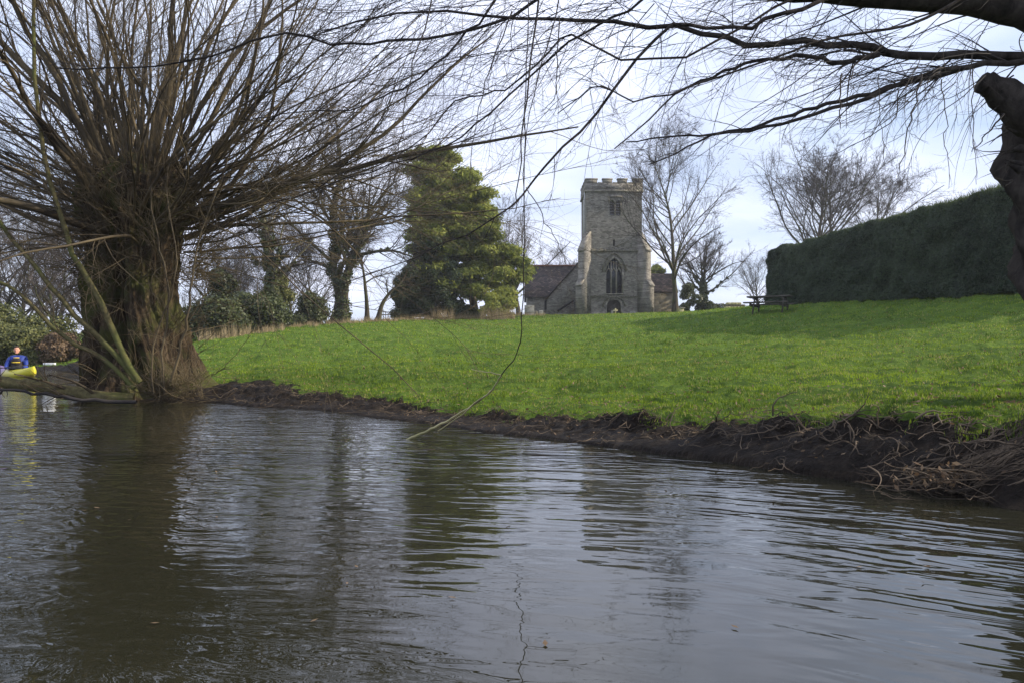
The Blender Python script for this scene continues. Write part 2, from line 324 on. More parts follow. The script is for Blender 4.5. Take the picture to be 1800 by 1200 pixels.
sol = np.linalg.solve(A, np.concatenate([ctl[:, 2], np.zeros(3)]))
track = np.array([XY(480, 27), XY(700, 30), XY(850, 31), XY(1000, 32.5), XY(1150, 34), XY(1250, 36), XY(1310, 38)])
def polydist(x, y, A_):
    d = np.full(x.shape, 1e9)
    for i in range(len(A_)-1):
        a = A_[i]; b = A_[i+1]; ab = b-a; tt = np.clip(((x-a[0])*ab[0]+(y-a[1])*ab[1])/(ab@ab), 0, 1)
        d = np.minimum(d, np.hypot(x-a[0]-tt*ab[0], y-a[1]-tt*ab[1]))
    return d
def land(x, y):
    sh = x.shape; x = x.ravel(); y = y.ravel(); xc = np.clip(x, -400, 400); yc = np.clip(y, -40, 400)
    z = np.zeros(x.size)
    for i in range(0, x.size, 40000):
        a = xc[i:i+40000]; b = yc[i:i+40000]; r2 = (a[:, None]-ctl[:, 0])**2+(b[:, None]-ctl[:, 1])**2
        z[i:i+40000] = Uk(r2)@sol[:n_]+sol[n_]+sol[n_+1]*a+sol[n_+2]*b
    return np.clip(z, 0.06, 12).reshape(sh)
def ground_z(x, y, detail=True):
    x = np.asarray(x, float); y = np.asarray(y, float); sd = bankdist(x, y); z = land(x, y)
    wd = 0.55+0.12*fbm2(x, y, 3.0, 3); wd = np.clip(wd, 0.3, 1.2); t_ = np.clip(sd/wd, 0, 1)
    D = np.hypot(x, y)
    near = np.clip((60-D)/50, 0.15, 1)
    z = z+(0.06*fbm2(x, y, 2.6, 11)+0.045*fbm2(x, y, 0.8, 12))*near+0.075*fbm2(x, y, 1.1, 16, 2)*np.clip((D-14)/15, 0, 1)*np.clip((90-D)/30, 0, 1)+0.05*fbm2(x, y, 9, 13)*np.clip(D/30, 0, 1)
    z = z-0.26*np.exp(-(polydist(x, y, track)/0.4)**2)
    edge = 1-np.clip((sd-0.1)/1.2, 0, 1)
    z = z+0.05*fbm2(x, y, 0.5, 14)*edge*np.clip(t_*3, 0, 1)+0.025*fbm2(x, y, 0.18, 15, 2)*edge*np.clip(t_*3, 0, 1)
    zb = 0.015+(np.maximum(z, 0.05)-0.015)*t_**0.75
    return np.where(sd > 0, zb, np.maximum(-0.9, sd*0.5)), sd
sl = np.concatenate([np.linspace(-3, -0.85, 60, endpoint=False), np.linspace(-0.85, 0.85, 620, endpoint=False), np.linspace(0.85, 3, 60)])
Ds = np.concatenate([np.geomspace(1.0, 4, 20, endpoint=False), np.geomspace(4, 90, 470, endpoint=False), np.geomspace(90, 4000, 50)])
SX, DD = np.meshgrid(sl, Ds); GX = SX*DD; GY = DD
GZ, GSD = ground_z(GX, GY)
nc = len(sl); nr = len(Ds); idx = np.arange(nr*nc).reshape(nr, nc)
Fq = np.stack([idx[:-1, :-1], idx[:-1, 1:], idx[1:, 1:], idx[1:, :-1]], -1).reshape(-1, 4)
m, t, p, o = newmat('grass_and_mud')
at_ = N(t, 'ShaderNodeAttribute'); at_.attribute_name = 'shore'
v = objco(t, wc=True)
n = noise(t, v, 1.1, 6, 0.65); nf = noise(t, v, 14, 5, 0.7)
gcol = ramp(t, mth(t, 'ADD', mth(t, 'MULTIPLY', n, 0.5), mth(t, 'MULTIPLY', nf, 0.5)), [(0.32, (0.025, 0.05, 0.008)), (0.5, (0.07, 0.125, 0.015)), (0.68, (0.14, 0.21, 0.03))])
mcol = ramp(t, noise(t, v, 9, 8, 0.7), [(0.35, (0.007, 0.005, 0.004)), (0.56, (0.024, 0.018, 0.013)), (0.76, (0.085, 0.062, 0.042))])
f = mth(t, 'ADD', mth(t, 'MULTIPLY', at_.outputs['Fac'], 1.0), mth(t, 'MULTIPLY', mth(t, 'SUBTRACT', noise(t, v, 2.6, 6, 0.7), 0.5), 1.6))
fr = ramp(t, f, [(0.46, (0,0,0)), (0.56, (1,1,1))])
t.links.new(mixc(t, fr, mcol, gcol), p.inputs['Base Color'])
rr = N(t, 'ShaderNodeMapRange'); rr.inputs[1].default_value = 0; rr.inputs[2].default_value = 0.4; rr.inputs[3].default_value = 0.7; rr.inputs[4].default_value = 0.95
t.links.new(at_.outputs['Fac'], rr.inputs[0]); t.links.new(rr.outputs[0], p.inputs['Roughness'])
p.inputs['Specular IOR Level'].default_value = 0.12; bump(t, p, mth(t, 'ADD', noise(t, v, 7, 8, 0.7), mth(t, 'MULTIPLY', noise(t, v, 40, 4, 0.7), 0.3)), 1.0, 0.11)
M['ground'] = m
g = mesh_np('ground', np.stack([GX, GY, GZ], -1).reshape(-1, 3), [Fq], M['ground'], smooth=True); tag(g, 'sloping green meadow with a dark muddy river bank', None, kind='structure')
# mask: 0 at the water, 1 where turf begins
turfw = 0.62+0.10*fbm2(GX, GY, 2.0, 21)+np.clip((-2.0-GX)/3.5, 0, 1)*0.9*(GY < 14)
a = g.data.attributes.new('shore', 'FLOAT', 'POINT'); a.data.foreach_set('value', np.clip(GSD/turfw-0.5, 0, 1).astype(np.float32).ravel())
def gz(x, y): return float(ground_z(np.array([x]), np.array([y]))[0][0])
def gp(px, D): x, y = XY(px, D); return (x, y, gz(x, y)-0.02)

# ------------------------------------------------------------------ water
m, t, p, o = newmat('river_water'); v = objco(t, wc=True)
p.inputs['Base Color'].default_value = (0.017, 0.017, 0.010, 1); p.inputs['Roughness'].default_value = 0.0; p.inputs['IOR'].default_value = 1.48
p.inputs['Specular IOR Level'].default_value = 0.5
def mapped(sx, sy, rz):
    m0 = N(t, 'ShaderNodeMapping'); m0.inputs['Rotation'].default_value = (0, 0, rz); t.links.new(v, m0.inputs[0])
    mp = N(t, 'ShaderNodeMapping'); mp.inputs['Scale'].default_value = (sx, sy, 1); t.links.new(m0.outputs[0], mp.inputs[0]); return mp.outputs[0]
chop = noise(t, mapped(2.3, 7.5, 0.10), 1.0, 1, 0.5, 0.9)
fine = noise(t, mapped(8, 22, -0.12), 1.0, 1, 0.5, 0.6)
swell = noise(t, mapped(0.7, 2.3, 0.22), 1.0, 2, 0.5, 1.0)
calm = ramp(t, noise(t, mapped(0.35, 0.5, 0.3), 1.0, 3), [(0.42, (0.12,)*3), (0.60, (1,)*3)])
dist = N(t, 'ShaderNodeSeparateXYZ'); t.links.new(v, dist.inputs[0])
nearf = N(t, 'ShaderNodeMapRange'); nearf.inputs[1].default_value = 2.4; nearf.inputs[2].default_value = 4.6; nearf.inputs[3].default_value = 0.3; nearf.inputs[4].default_value = 1.25
t.links.new(dist.outputs[1], nearf.inputs[0])
k = mth(t, 'MULTIPLY', mth(t, 'ADD', mth(t, 'MULTIPLY', calm, 0.65), 0.35), nearf.outputs[0])
choppy = ramp(t, noise(t, mapped(0.22, 0.3, 0.8), 1.0, 3), [(0.44, (0.1,)*3), (0.58, (1,)*3)]); kf = mth(t, 'MULTIPLY', k, mth(t, 'ADD', choppy, 0.15))
h = mth(t, 'ADD', mth(t, 'MULTIPLY', mth(t, 'MULTIPLY', chop, k), 1.0), mth(t, 'MULTIPLY', mth(t, 'MULTIPLY', fine, kf), 0.22))
h = mth(t, 'ADD', h, mth(t, 'MULTIPLY', swell, 0.8))
sw2 = noise(t, mapped(1.3, 5.5, 0.30), 1.0, 2, 0.5, 1.4)
mr = N(t, 'ShaderNodeMapRange'); mr.interpolation_type = 'SMOOTHSTEP'; mr.inputs[1].default_value = 0.3; mr.inputs[2].default_value = 1.5; t.links.new(dist.outputs[0], mr.inputs[0])
band_ = mth(t, 'MULTIPLY', mth(t, 'MULTIPLY', noise(t, mapped(0.9, 5.2, 0.62), 1.0, 2, 0.5, 1.1), mr.outputs[0]), 1.5); h = mth(t, 'ADD', h, band_)
ml = N(t, 'ShaderNodeMapRange'); ml.interpolation_type = 'SMOOTHSTEP'; ml.inputs[1].default_value = -0.6; ml.inputs[2].default_value = -2.2; t.links.new(dist.outputs[0], ml.inputs[0])
turb = mth(t, 'MULTIPLY', mth(t, 'MULTIPLY', noise(t, mapped(4.5, 7.0, 0.5), 1.0, 2, 0.5, 1.5), ml.outputs[0]), 1.0); h = mth(t, 'ADD', h, turb); h = mth(t, 'ADD', h, mth(t, 'MULTIPLY', mth(t, 'MULTIPLY', sw2, k), 0.9)); bump(t, p, h, 1.0, 0.0100)
wx = np.linspace(-90, 60, 3); wy = np.linspace(-60, 60, 3); WX, WY = np.meshgrid(wx, wy)
wi = np.arange(9).reshape(3, 3)
wo = mesh_np('water', np.stack([WX, WY, WX*0], -1).reshape(-1, 3), [np.stack([wi[:-1, :-1], wi[:-1, 1:], wi[1:, 1:], wi[1:, :-1]], -1).reshape(-1, 4)], m)
tag(wo, 'dark rippled river reflecting sky and trees', None, kind='structure')

# ------------------------------------------------------------------ branches
class Tubes:
    def __init__(s): s.b = []
    def add(s, P, R, sides): s.b.append((np.asarray(P, float), np.asarray(R, float), sides))
    def arrays(s):
        VV = []; FF = []; off = 0
        for P, R, k in s.b:
            Nn, n, _ = P.shape; T = np.empty_like(P); T[:, 1:-1] = P[:, 2:]-P[:, :-2]; T[:, 0] = P[:, 1]-P[:, 0]; T[:, -1] = P[:, -1]-P[:, -2]
            T /= np.linalg.norm(T, axis=-1, keepdims=True)+1e-9
            U = np.cross(T, np.array([0.31, 0.95, 0.05])); U /= np.linalg.norm(U, axis=-1, keepdims=True)+1e-9; W = np.cross(T, U)
            an = np.arange(k)/k*2*math.pi
            V = P[:, :, None]+R[:, :, None, None]*(U[:, :, None]*np.cos(an)[None, None, :, None]+W[:, :, None]*np.sin(an)[None, None, :, None])
            VV.append(V.reshape(-1, 3)); base = off+(np.arange(Nn)*n*k)[:, None, None]
            i = np.arange(n-1)[None, :, None]*k; j = np.arange(k)[None, None, :]; j2 = (j+1) % k
            f = np.stack([base+i+j, base+i+j2, base+i+k+j2, base+i+k+j], -1).reshape(-1, 4); FF.append(f); off += Nn*n*k
        return np.concatenate(VV), np.concatenate(FF)
    def build(s, name, mat, parent=None, loc=None):
        V, F_ = s.arrays(); return mesh_np(name, V, [F_], mat, parent, True, loc)
def nrm(v): return v/(np.linalg.norm(v, axis=-1, keepdims=True)+1e-9)
def grow(p0, d0, L, r0, n, wander, up, r, tip=0.25, upv=(0, 0, 1), curl=0.55):
    """vectorised random walk: N polylines of n points"""
    N_ = len(p0); P = np.empty((N_, n, 3)); P[:, 0] = p0; d = nrm(d0); upv = np.array(upv, float)
    step = (L/(n-1))[:, None]; cv = r.normal(0, wander*curl, (N_, 3))
    for i in range(1, n):
        d = nrm(d+r.normal(0, wander, (N_, 3))+cv+upv*up); P[:, i] = P[:, i-1]+d*step
    R = r0[:, None]*(1-(1-tip)*np.linspace(0, 1, n)[None])
    return P, R
def spawn(P, R, K, t0, t1, ang, angv, Lf, n, rf, wander, up, r, Lmode='frac', taperL=0.5, upv=(0, 0, 1), rmin=0.0, flat=None):
    N_, m_, _ = P.shape; seg = np.linalg.norm(np.diff(P, axis=1), axis=-1).sum(1)
    tt = r.uniform(t0, t1, (N_, K)); tt.sort(axis=1); fi = tt*(m_-1); i0 = np.minimum(fi.astype(int), m_-2); fr = (fi-i0)
    ar = np.arange(N_)[:, None]; a = P[ar, i0]; b = P[ar, i0+1]; p0 = a+(b-a)*fr[..., None]; T = nrm(b-a)
    rad0 = R[ar, i0]*(1-fr)+R[ar, i0+1]*fr
    rnd = r.normal(0, 1, (N_, K, 3)); perp = nrm(rnd-(rnd*T).sum(-1, keepdims=True)*T)
    if flat is not None: perp = nrm(perp*np.array(flat))
    th = r.normal(ang, angv, (N_, K))[..., None]; d = T*np.cos(th)+perp*np.sin(th)
    L = Lf*seg[:, None]*(1-taperL*tt)*r.uniform(0.6, 1.25, (N_, K))
    r0 = np.maximum(rad0*rf*r.uniform(0.7, 1.0, (N_, K)), rmin)
    return grow(p0.reshape(-1, 3), d.reshape(-1, 3), L.ravel(), r0.ravel(), n, wander, up, r, upv=upv)
def resample(pts, n):
    pts = np.asarray(pts, float); m_ = len(pts)
    # catmull-rom
    ext = np.vstack([2*pts[0]-pts[1], pts, 2*pts[-1]-pts[-2]]); out_ = []
    for u in np.linspace(0, m_-1, n):
        i = min(int(u), m_-2); f_ = u-i; p0, p1, p2, p3 = ext[i:i+4]
        out_.append(0.5*((2*p1)+(-p0+p2)*f_+(2*p0-5*p1+4*p2-p3)*f_**2+(-p0+3*p1-3*p2+p3)*f_**3))
    return np.array(out_)
def pxline(pts, D, n, jit=0.0, r=None):
    """pts: (px,py[,D])"""
    a = [atn(q[0], q[1], q[2] if len(q) > 2 else D) for q in pts]; q = resample(a, n)
    if jit: q[1:-1] += r.normal(0, jit, (n-2, 3))
    return q[None]
def taper(r0, r1, n): return np.linspace(r0, r1, n)[None]

# ------------------------------------------------------------------ the pollard willow on the left
def pollard():
    r = np.random.default_rng(21); TD = 13.3; base = at(258, 700, TD); bx, by = base.x, base.y
    root = empty('pollard_willow', (bx, by, 0), 'huge old pollard willow with hollow furrowed trunk and fanned bare shoots at the river edge', 'tree')
    nz, na = 170, 220; z = np.linspace(-0.5, 4.15, nz); th = np.linspace(0, 2*math.pi, na, endpoint=False); TH, Z = np.meshgrid(th, z)
    prof = np.interp(Z, [-0.5, 0.0, 0.35, 0.8, 1.5, 2.2, 2.7, 3.2, 3.6, 3.95, 4.15], [1.3, 1.12, 0.99, 0.91, 0.80, 0.75, 0.84, 0.98, 0.88, 0.55, 0.05])
    fl = np.clip(1-Z/0.9, 0, 1)**1.5; prof = prof+fl*0.16*np.sin(TH*7+1)+fl*0.08*np.sin(TH*13)
    w1 = TH+0.06*np.sin(Z*2.1+TH*3)+0.03*np.sin(Z*7+TH*5)
    fur = -0.09*np.abs(np.sin(w1*11+0.8*np.sin(Z*1.7)))**0.5-0.05*np.abs(np.sin(w1*23+Z*1.1))+0.05*np.sin(w1*5+Z*0.7)+0.035*np.sin(w1*3-Z*1.3)+0.02*np.sin(Z*9+w1*9)
    prof = prof+fur+0.05*fbm2(TH*1.0, Z, 1.2, 31)+0.04*np.clip(Z-2.3, 0, 1)*fbm2(TH*2, Z*2, 0.9, 33)*2
    def hole(thc, zc, wt, hz, dep):
        dt = (TH-thc+math.pi) % (2*math.pi)-math.pi; return dep*np.exp(-(dt/wt)**4-((Z-zc)/hz)**4)
    prof = prof-hole(rad(262), 1.55, 0.30, 1.05, 0.62)-hole(rad(228), 1.25, 0.17, 1.1, 0.42)-hole(rad(290), 0.45, 0.11, 0.4, 0.25)-hole(rad(300), 2.75, 0.2, 0.35, 0.28)-hole(rad(245), 3.0, 0.18, 0.3, 0.28)
    prof = np.maximum(prof, 0.03)
    cxx = bx+np.interp(Z, [-0.5, 0, 1.5, 3, 4.2], [0.05, 0, -0.24, -0.18, 0.02])
    X = cxx+prof*np.cos(TH)*1.0; Y = by+prof*np.sin(TH)*0.9
    i = np.arange(nz-1)[:, None]*na; j = np.arange(na)[None]; j2 = (j+1) % na
    mesh_np('trunk', np.stack([X, Y, Z], -1).reshape(-1, 3), [np.stack([i+j, i+j2, i+na+j2, i+na+j], -1).reshape(-1, 4)], M['bark'], root, True)
    # the fan of shoots from the head
    n0 = 142; u = r.uniform(0, 1, n0)
    az = r.uniform(0, 2*math.pi, n0); el = np.where(r.random(n0) < 0.62, r.uniform(rad(2), rad(48), n0), r.uniform(rad(45), rad(88), n0))
    side = np.cos(az); az = np.where(np.abs(side) < 0.35, az+0.5, az)
    d = np.stack([np.cos(az)*np.cos(el), np.sin(az)*np.cos(el)*0.7, np.sin(el)], -1)
    hz = 2.75+0.9*np.sin(el)+r.uniform(-0.35, 0.25, n0)
    p0 = np.stack([bx-0.12+0.72*np.cos(az)*np.cos(el)**0.5, by+0.6*np.sin(az)*np.cos(el)**0.5, hz], -1)
    L = r.uniform(4.2, 7.2, n0)*np.where(np.abs(d[:, 1]) > 0.45, 0.7, 1); r0 = r.uniform(0.016, 0.036, n0); r0[:26] = r.uniform(0.04, 0.072, 26)
    P, R = grow(p0, d, L, r0, 16, 0.075, 0.018, r, tip=0.15)
    T = Tubes(); T.add(P[:26], R[:26], 8)
    for q in range(26): pass
    T2 = Tubes(); T2.add(P[26:], R[26:], 6)
    P1, R1 = spawn(P, R, 13, 0.14, 0.97, rad(30), rad(12), 0.42, 10, 0.42, 0.085, 0.012, r, rmin=0.004)
    T2.add(P1, R1, 4)
    P2, R2 = spawn(P1, R1, 6, 0.12, 0.95, rad(36), rad(14), 0.5, 7, 0.6, 0.12, -0.004, r, rmin=0.0025); T2.add(P2, R2, 3)
    n4 = 66; az = np.where(r.random(n4) < 0.6, r.uniform(-0.9, 0.9, n4), math.pi+r.uniform(-0.9, 0.9, n4)); el = r.uniform(rad(-10), rad(38), n4)
    d = np.stack([np.cos(az)*np.cos(el), np.sin(az)*np.cos(el)*0.8, np.sin(el)], -1); p0 = np.stack([bx+0.8*np.cos(az), by+0.7*np.sin(az), 2.35+r.uniform(0, 1.2, n4)+0.3*np.sin(el)], -1)
    Pq, Rq = grow(p0, d, r.uniform(2.6, 8.2, n4), r.uniform(0.008, 0.021, n4), 18, 0.07, 0.01, r, tip=0.15); T2.add(Pq, Rq, 5)
    Pr, Rr_ = spawn(Pq, Rq, 14, 0.14, 0.98, rad(32), rad(12), 0.4, 9, 0.5, 0.09, 0.0, r, rmin=0.0035); T2.add(Pr, Rr_, 4)
    Ps, Rs = spawn(Pr, Rr_, 6, 0.12, 0.95, rad(38), rad(14), 0.5, 6, 0.6, 0.12, -0.004, r, rmin=0.0022); T2.add(Ps, Rs, 3)
    # dense short spurs round the head
    n3 = 1300; az = r.uniform(0, 2*math.pi, n3); zz_ = r.uniform(1.9, 3.9, n3); rr_ = np.interp(zz_, [1.9, 2.6, 3.3, 3.9], [0.80, 0.88, 0.95, 0.5])
    p0 = np.stack([bx-0.05+rr_*np.cos(az), by+0.9*rr_*np.sin(az), zz_], -1); d = np.stack([np.cos(az), np.sin(az), r.uniform(-0.5, 1.6, n3)], -1)+r.normal(0, 0.4, (n3, 3))
    P3, R3 = grow(p0, d, r.uniform(0.4, 1.7, n3), r.uniform(0.003, 0.009, n3), 7, 0.16, 0.06, r); T2.add(P3, R3, 4)
    # epicormic twigs down the bole and at its foot
    n3 = 330; az = r.uniform(math.pi, 2*math.pi, n3); zz_ = r.uniform(0.1, 2.4, n3)**1.0; rr_ = 0.93
    p0 = np.stack([bx-0.05+rr_*np.cos(az), by+0.86*rr_*np.sin(az), zz_], -1); d = np.stack([np.cos(az)*0.8, np.sin(az)*0.7, r.uniform(0.0, 1.4, n3)], -1)+r.normal(0, 0.45, (n3, 3))
    P3, R3 = grow(p0, d, r.uniform(0.3, 1.3, n3), r.uniform(0.003, 0.007, n3), 7, 0.18, 0.03, r); T2.add(P3, R3, 3)
    n3 = 380; cxy = atn(305, 690, 12.1); p0 = cxy+r.normal(0, 1, (n3, 3))*np.array([0.26, 0.12, 0.1]); p0[:, 2] = np.abs(p0[:, 2])+0.03
    d = np.stack([r.normal(0.1, 0.55, n3), r.normal(-0.2, 0.3, n3), r.uniform(0.0, 1.0, n3)], -1)
    P3, R3 = grow(p0, d, r.uniform(0.15, 0.75, n3), r.uniform(0.003, 0.007, n3), 6, 0.25, -0.03, r)
    P3[..., 2] = np.maximum(P3[..., 2], 0.01); T3 = Tubes(); T3.add(P3, R3, 3); T3.build('basal_sprouts', M['shoot'], root)
    for q in range(26):
        tq = Tubes(); tq.add(P[q:q+1], R[q:q+1], 8); tq.build('limb', M['shoot'], root)
    T2.build('crown', M['shoot'], root)
    # mossy limbs rising from the foot
    TB = []
    def limb(pts, r0, r1, D=11.9, mat='moss_limb', K1=9, K2=6, Lf=0.3, up=0.02):
        P, R = pxline(pts, D, 16, 0.012, r), taper(r0, r1, 16); tq = Tubes(); tq.add(P, R, 9); o_ = tq.build('limb', M[mat], root)
        P1, R1 = spawn(P, R, K1, 0.15, 1, rad(40), rad(15), Lf, 9, 0.35, 0.09, up, r, rmin=0.005); TB.append((P1, R1, 4))
        P2, R2 = spawn(P1, R1, K2, 0.15, 1, rad(35), rad(15), 0.5, 6, 0.55, 0.1, up, r, rmin=0.003); TB.append((P2, R2, 3))
    limb([(246, 672), (210, 612), (182, 545), (150, 480), (122, 430), (98, 350), (75, 250), (62, 130), (60, -40)], 0.05, 0.024)
    limb([(240, 668), (195, 615), (150, 570), (100, 520), (58, 462), (25, 425), (-20, 360), (-60, 300)], 0.045, 0.022)
    limb([(236, 682), (180, 630), (110, 590), (50, 530), (-10, 492), (-90, 450)], 0.038, 0.02)
    limb([(235, 704, 12.2), (160, 696), (90, 683), (30, 674), (-30, 668), (-120, 655)], 0.12, 0.08, 12.0, K1=14, Lf=0.35, up=-0.01)
    limb([(240, 706), (150, 702), (90, 693), (40, 688), (-40, 680)], 0.03, 0.018, 11.6, mat='near_twig', up=-0.06)
    limb([(300, 672), (318, 610), (332, 560), (335, 500), (345, 440), (372, 360), (400, 280)], 0.022, 0.010, 11.9, K1=12, mat='shoot')
    limb([(290, 690), (285, 620), (296, 540), (288, 460), (270, 400), (262, 300)], 0.018, 0.008, 11.9, K1=14, mat='shoot')
    limb([(270, 690), (268, 610), (300, 520), (310, 430), (290, 330), (310, 200)], 0.014, 0.006, 11.8, K1=14, mat='shoot')
    limb([(320, 690, 12.2), (370, 660), (400, 640), (440, 590)], 0.009, 0.004, 12.3, K1=8)
    T4 = Tubes()
    for P_, R_, k_ in TB: T4.add(P_, R_, k_)
    T4.build('side_twigs', M['shoot'], root)
pollard()

# ------------------------------------------------------------------ the near willow on the right
def near_willow():
    r = np.random.default_rng(5); root = empty('near_willow', (4.55, 5.6, gz(4.55, 5.6)), 'dark near willow at right edge with broken stub and branches sweeping across the sky', 'tree')
    n = 60; k = 48; cl = resample([(4.55, 5.6, 0.1), (4.15, 5.6, 0.65), (3.82, 5.55, 1.2), (3.77, 5.55, 1.9), (3.80, 5.5, 2.5), (3.88, 5.4, 3.1), (3.95, 5.3, 4.5)], n)
    th = np.arange(k)/k*2*math.pi; TH, ZI = np.meshgrid(th, np.arange(n)); zv = cl[:, 2][:, None]
    rr_ = 0.26-0.05*np.abs(np.sin(TH*6+zv*1.5))+0.06*np.sin(TH*3+zv*3)+0.05*np.sin(zv*7+TH*2)+0.035*np.sin(zv*19+TH*5)+np.clip(0.7-zv, 0, 1)*0.3
    V = cl[:, None, :]+np.stack([np.cos(TH)*rr_, np.sin(TH)*rr_, rr_*0], -1)
    i = np.arange(n-1)[:, None]*k; j = np.arange(k)[None]; j2 = (j+1) % k
    mesh_np('trunk', V.reshape(-1, 3), [np.stack([i+j, i+j2, i+k+j2, i+k+j], -1).reshape(-1, 4)], M['near_bark'], root, True)
    # broken stub with splintered end
    q = pxline([(1830, 215), (1795, 190), (1760, 160), (1735, 148), (1722, 146)], 5.3, 12, 0.006, r); R = np.interp(np.linspace(0, 1, 12), [0, 0.35, 0.6, 0.8, 0.93, 1], [0.16, 0.14, 0.10, 0.075, 0.06, 0.015])[None]
    R = R*(1+0.15*r.normal(0, 1, R.shape)); t1 = Tubes(); t1.add(q, R, 10); t1.build('broken_stub', M['near_bark'], root)
    sp = Tubes()
    n3 = 26; py = r.uniform(130, 330, n3); p0 = np.array([atn(1778+6*math.sin(v*0.1), v, 5.3) for v in py]); d = np.stack([-np.ones(n3), r.normal(0, 0.3, n3), r.normal(-0.35, 0.35, n3)], -1)
    P, Rr = grow(p0, d, r.uniform(0.05, 0.32, n3), r.uniform(0.003, 0.008, n3), 7, 0.1, -0.02, r, tip=0.1); sp.add(P, Rr, 4)
    n3 = 7; p0 = np.array([atn(1795, v, 5.3) for v in (150, 205, 232, 290, 300, 262, 180)]); d = np.stack([-np.ones(n3), np.zeros(n3), r.normal(0.1, 0.25, n3)], -1)
    P, Rr = grow(p0, d, r.uniform(0.06, 0.13, n3), r.uniform(0.02, 0.05, n3), 5, 0.15, 0, r, tip=0.05); sp.add(P, Rr, 6); sp.build('bark_splinter', M['near_bark'], root)
    TB = Tubes()
    def limb(pts, r0, r1, D, K1=26, K2=9, Lf=0.22, n=26, ang=32, t0=0.0, down=-0.035, leftb=0.05, K3=0, rf=0.36):
        P = pxline(pts, D, n, 0.008, r); R = taper(r0, r1, n); tq = Tubes(); tq.add(P, R, 10); tq.build('limb', M['near_bark'], root)
        uv = (-leftb*20, 0, -1)
        P1, R1 = spawn(P, R, int(K1*0.62), t0, 1, rad(ang), rad(14), Lf*1.15, 16, rf, 0.05, -down*0.7, r, rmin=0.0026, upv=uv, taperL=0.7); TB.add(P1, R1, 4)
        P2, R2 = spawn(P1, R1, int(K2*0.8), 0.1, 1, rad(34), rad(14), 0.5, 10, 0.5, 0.09, -down*0.2, r, rmin=0.0014, upv=uv); TB.add(P2, R2, 3)
        if K3:
            P3, R3 = spawn(P2, R2, K3, 0.1, 1, rad(30), rad(14), 0.5, 6, 0.6, 0.1, 0.01, r, rmin=0.0013, upv=uv); TB.add(P3, R3, 3)
    limb([(1900, 60), (1800, 18), (1700, -4), (1560, -14), (1420, -20), (1300, -26), (1150, -60), (900, -90), (600, -120)], 0.13, 0.05, 5.2, K1=40, Lf=0.2, t0=0.05, K2=10, rf=0.10)
    limb([(1880, 105), (1800, 100), (1700, 97), (1620, 98), (1560, 96), (1525, 84), (1460, 80), (1400, 72), (1320, 80), (1270, 66), (1200, 50), (1130, 43), (1040, 40), (960, 34), (880, 30), (780, 20), (660, 26), (560, 60)], 0.033, 0.005, 5.3, K1=60, Lf=0.14, K2=10, t0=0.05, rf=0.22)
    limb([(1545, 96), (1500, 103), (1475, 113), (1440, 103), (1400, 100), (1340, 106), (1290, 118), (1240, 140), (1205, 155), (1150, 200), (1080, 262)], 0.019, 0.004, 5.25, K1=24, Lf=0.25)
    limb([(1880, 105), (1790, 110), (1700, 116), (1640, 130), (1560, 158), (1480, 185), (1400, 212), (1330, 226), (1250, 240), (1200, 262), (1140, 290)], 0.022, 0.0035, 5.2, K1=44, Lf=0.2, K2=8)
    limb([(1700, 118), (1600, 145), (1500, 172), (1420, 192), (1340, 222), (1260, 236), (1180, 240), (1100, 250)], 0.018, 0.004, 5.3, K1=20)
    limb([(1480, -10, 5.2), (1420, 10), (1360, 30), (1310, 47), (1240, 46), (1180, 45), (1130, 92), (1060, 180), (1010, 240), (955, 292), (925, 335), (880, 376), (800, 420), (720, 455), (600, 500)], 0.015, 0.0028, 5.0, K1=40, Lf=0.12, K2=8)
    limb([(1450, -30), (1350, 20), (1230, 90), (1100, 110), (1000, 60), (960, 100), (900, 150), (850, 170), (800, 175), (740, 250), (640, 290), (560, 330)], 0.008, 0.0025, 4.6, K1=24, Lf=0.2)
    limb([(1200, -40), (1100, 20), (1020, 60), (940, 130), (850, 210), (770, 262), (660, 300), (520, 345), (400, 380)], 0.010, 0.0025, 5.6, K1=40, Lf=0.2, K2=9)
    limb([(1000, -40), (900, 30), (800, 60), (700, 70), (600, 80), (480, 60), (380, 100), (230, 120), (100, 120)], 0.014, 0.006, 6.5, K1=34, Lf=0.2)
    limb([(900, -40), (840, 40), (760, 120), (700, 160), (620, 190), (500, 200), (420, 215)], 0.010, 0.003, 6.0, K1=34, Lf=0.25)
    limb([(1700, -10), (1610, 40), (1500, 60), (1400, 90), (1250, 140), (1120, 180), (1050, 150), (980, 200)], 0.010, 0.003, 4.8, K1=30, Lf=0.2)
    n5 = 46; az = r.uniform(0, 6.283, n5); el = r.uniform(rad(30), rad(88), n5); d = np.stack([np.cos(az)*np.cos(el), np.sin(az)*np.cos(el), np.sin(el)], -1)
    p0 = np.array([3.95, 5.3, 4.2])+d*0.2; P, R = grow(p0, d, r.uniform(3.5, 6.5, n5), r.uniform(0.02, 0.06, n5), 12, 0.07, 0.0, r, tip=0.15); TB.add(P, R, 6)
    P1, R1 = spawn(P, R, 16, 0.1, 1, rad(34), rad(12), 0.42, 8, 0.45, 0.08, 0.0, r, rmin=0.006); TB.add(P1, R1, 4)
    P2, R2 = spawn(P1, R1, 7, 0.1, 1, rad(34), rad(12), 0.5, 5, 0.6, 0.1, 0.0, r, rmin=0.004); TB.add(P2, R2, 3)
    # fine drooping spray filling the sky between the limbs
    n3 = 180; px = r.uniform(620, 1780, n3); D = r.uniform(4.2, 6.5, n3); p0 = np.array([atn(a, r.uniform(-60, 110) if a < 1500 else r.uniform(30, 150), b) for a, b in zip(px, D)])
    d = np.stack([-r.uniform(0.5, 1.2, n3), r.normal(0, 0.3, n3), -r.uniform(0.0, 0.9, n3)], -1)
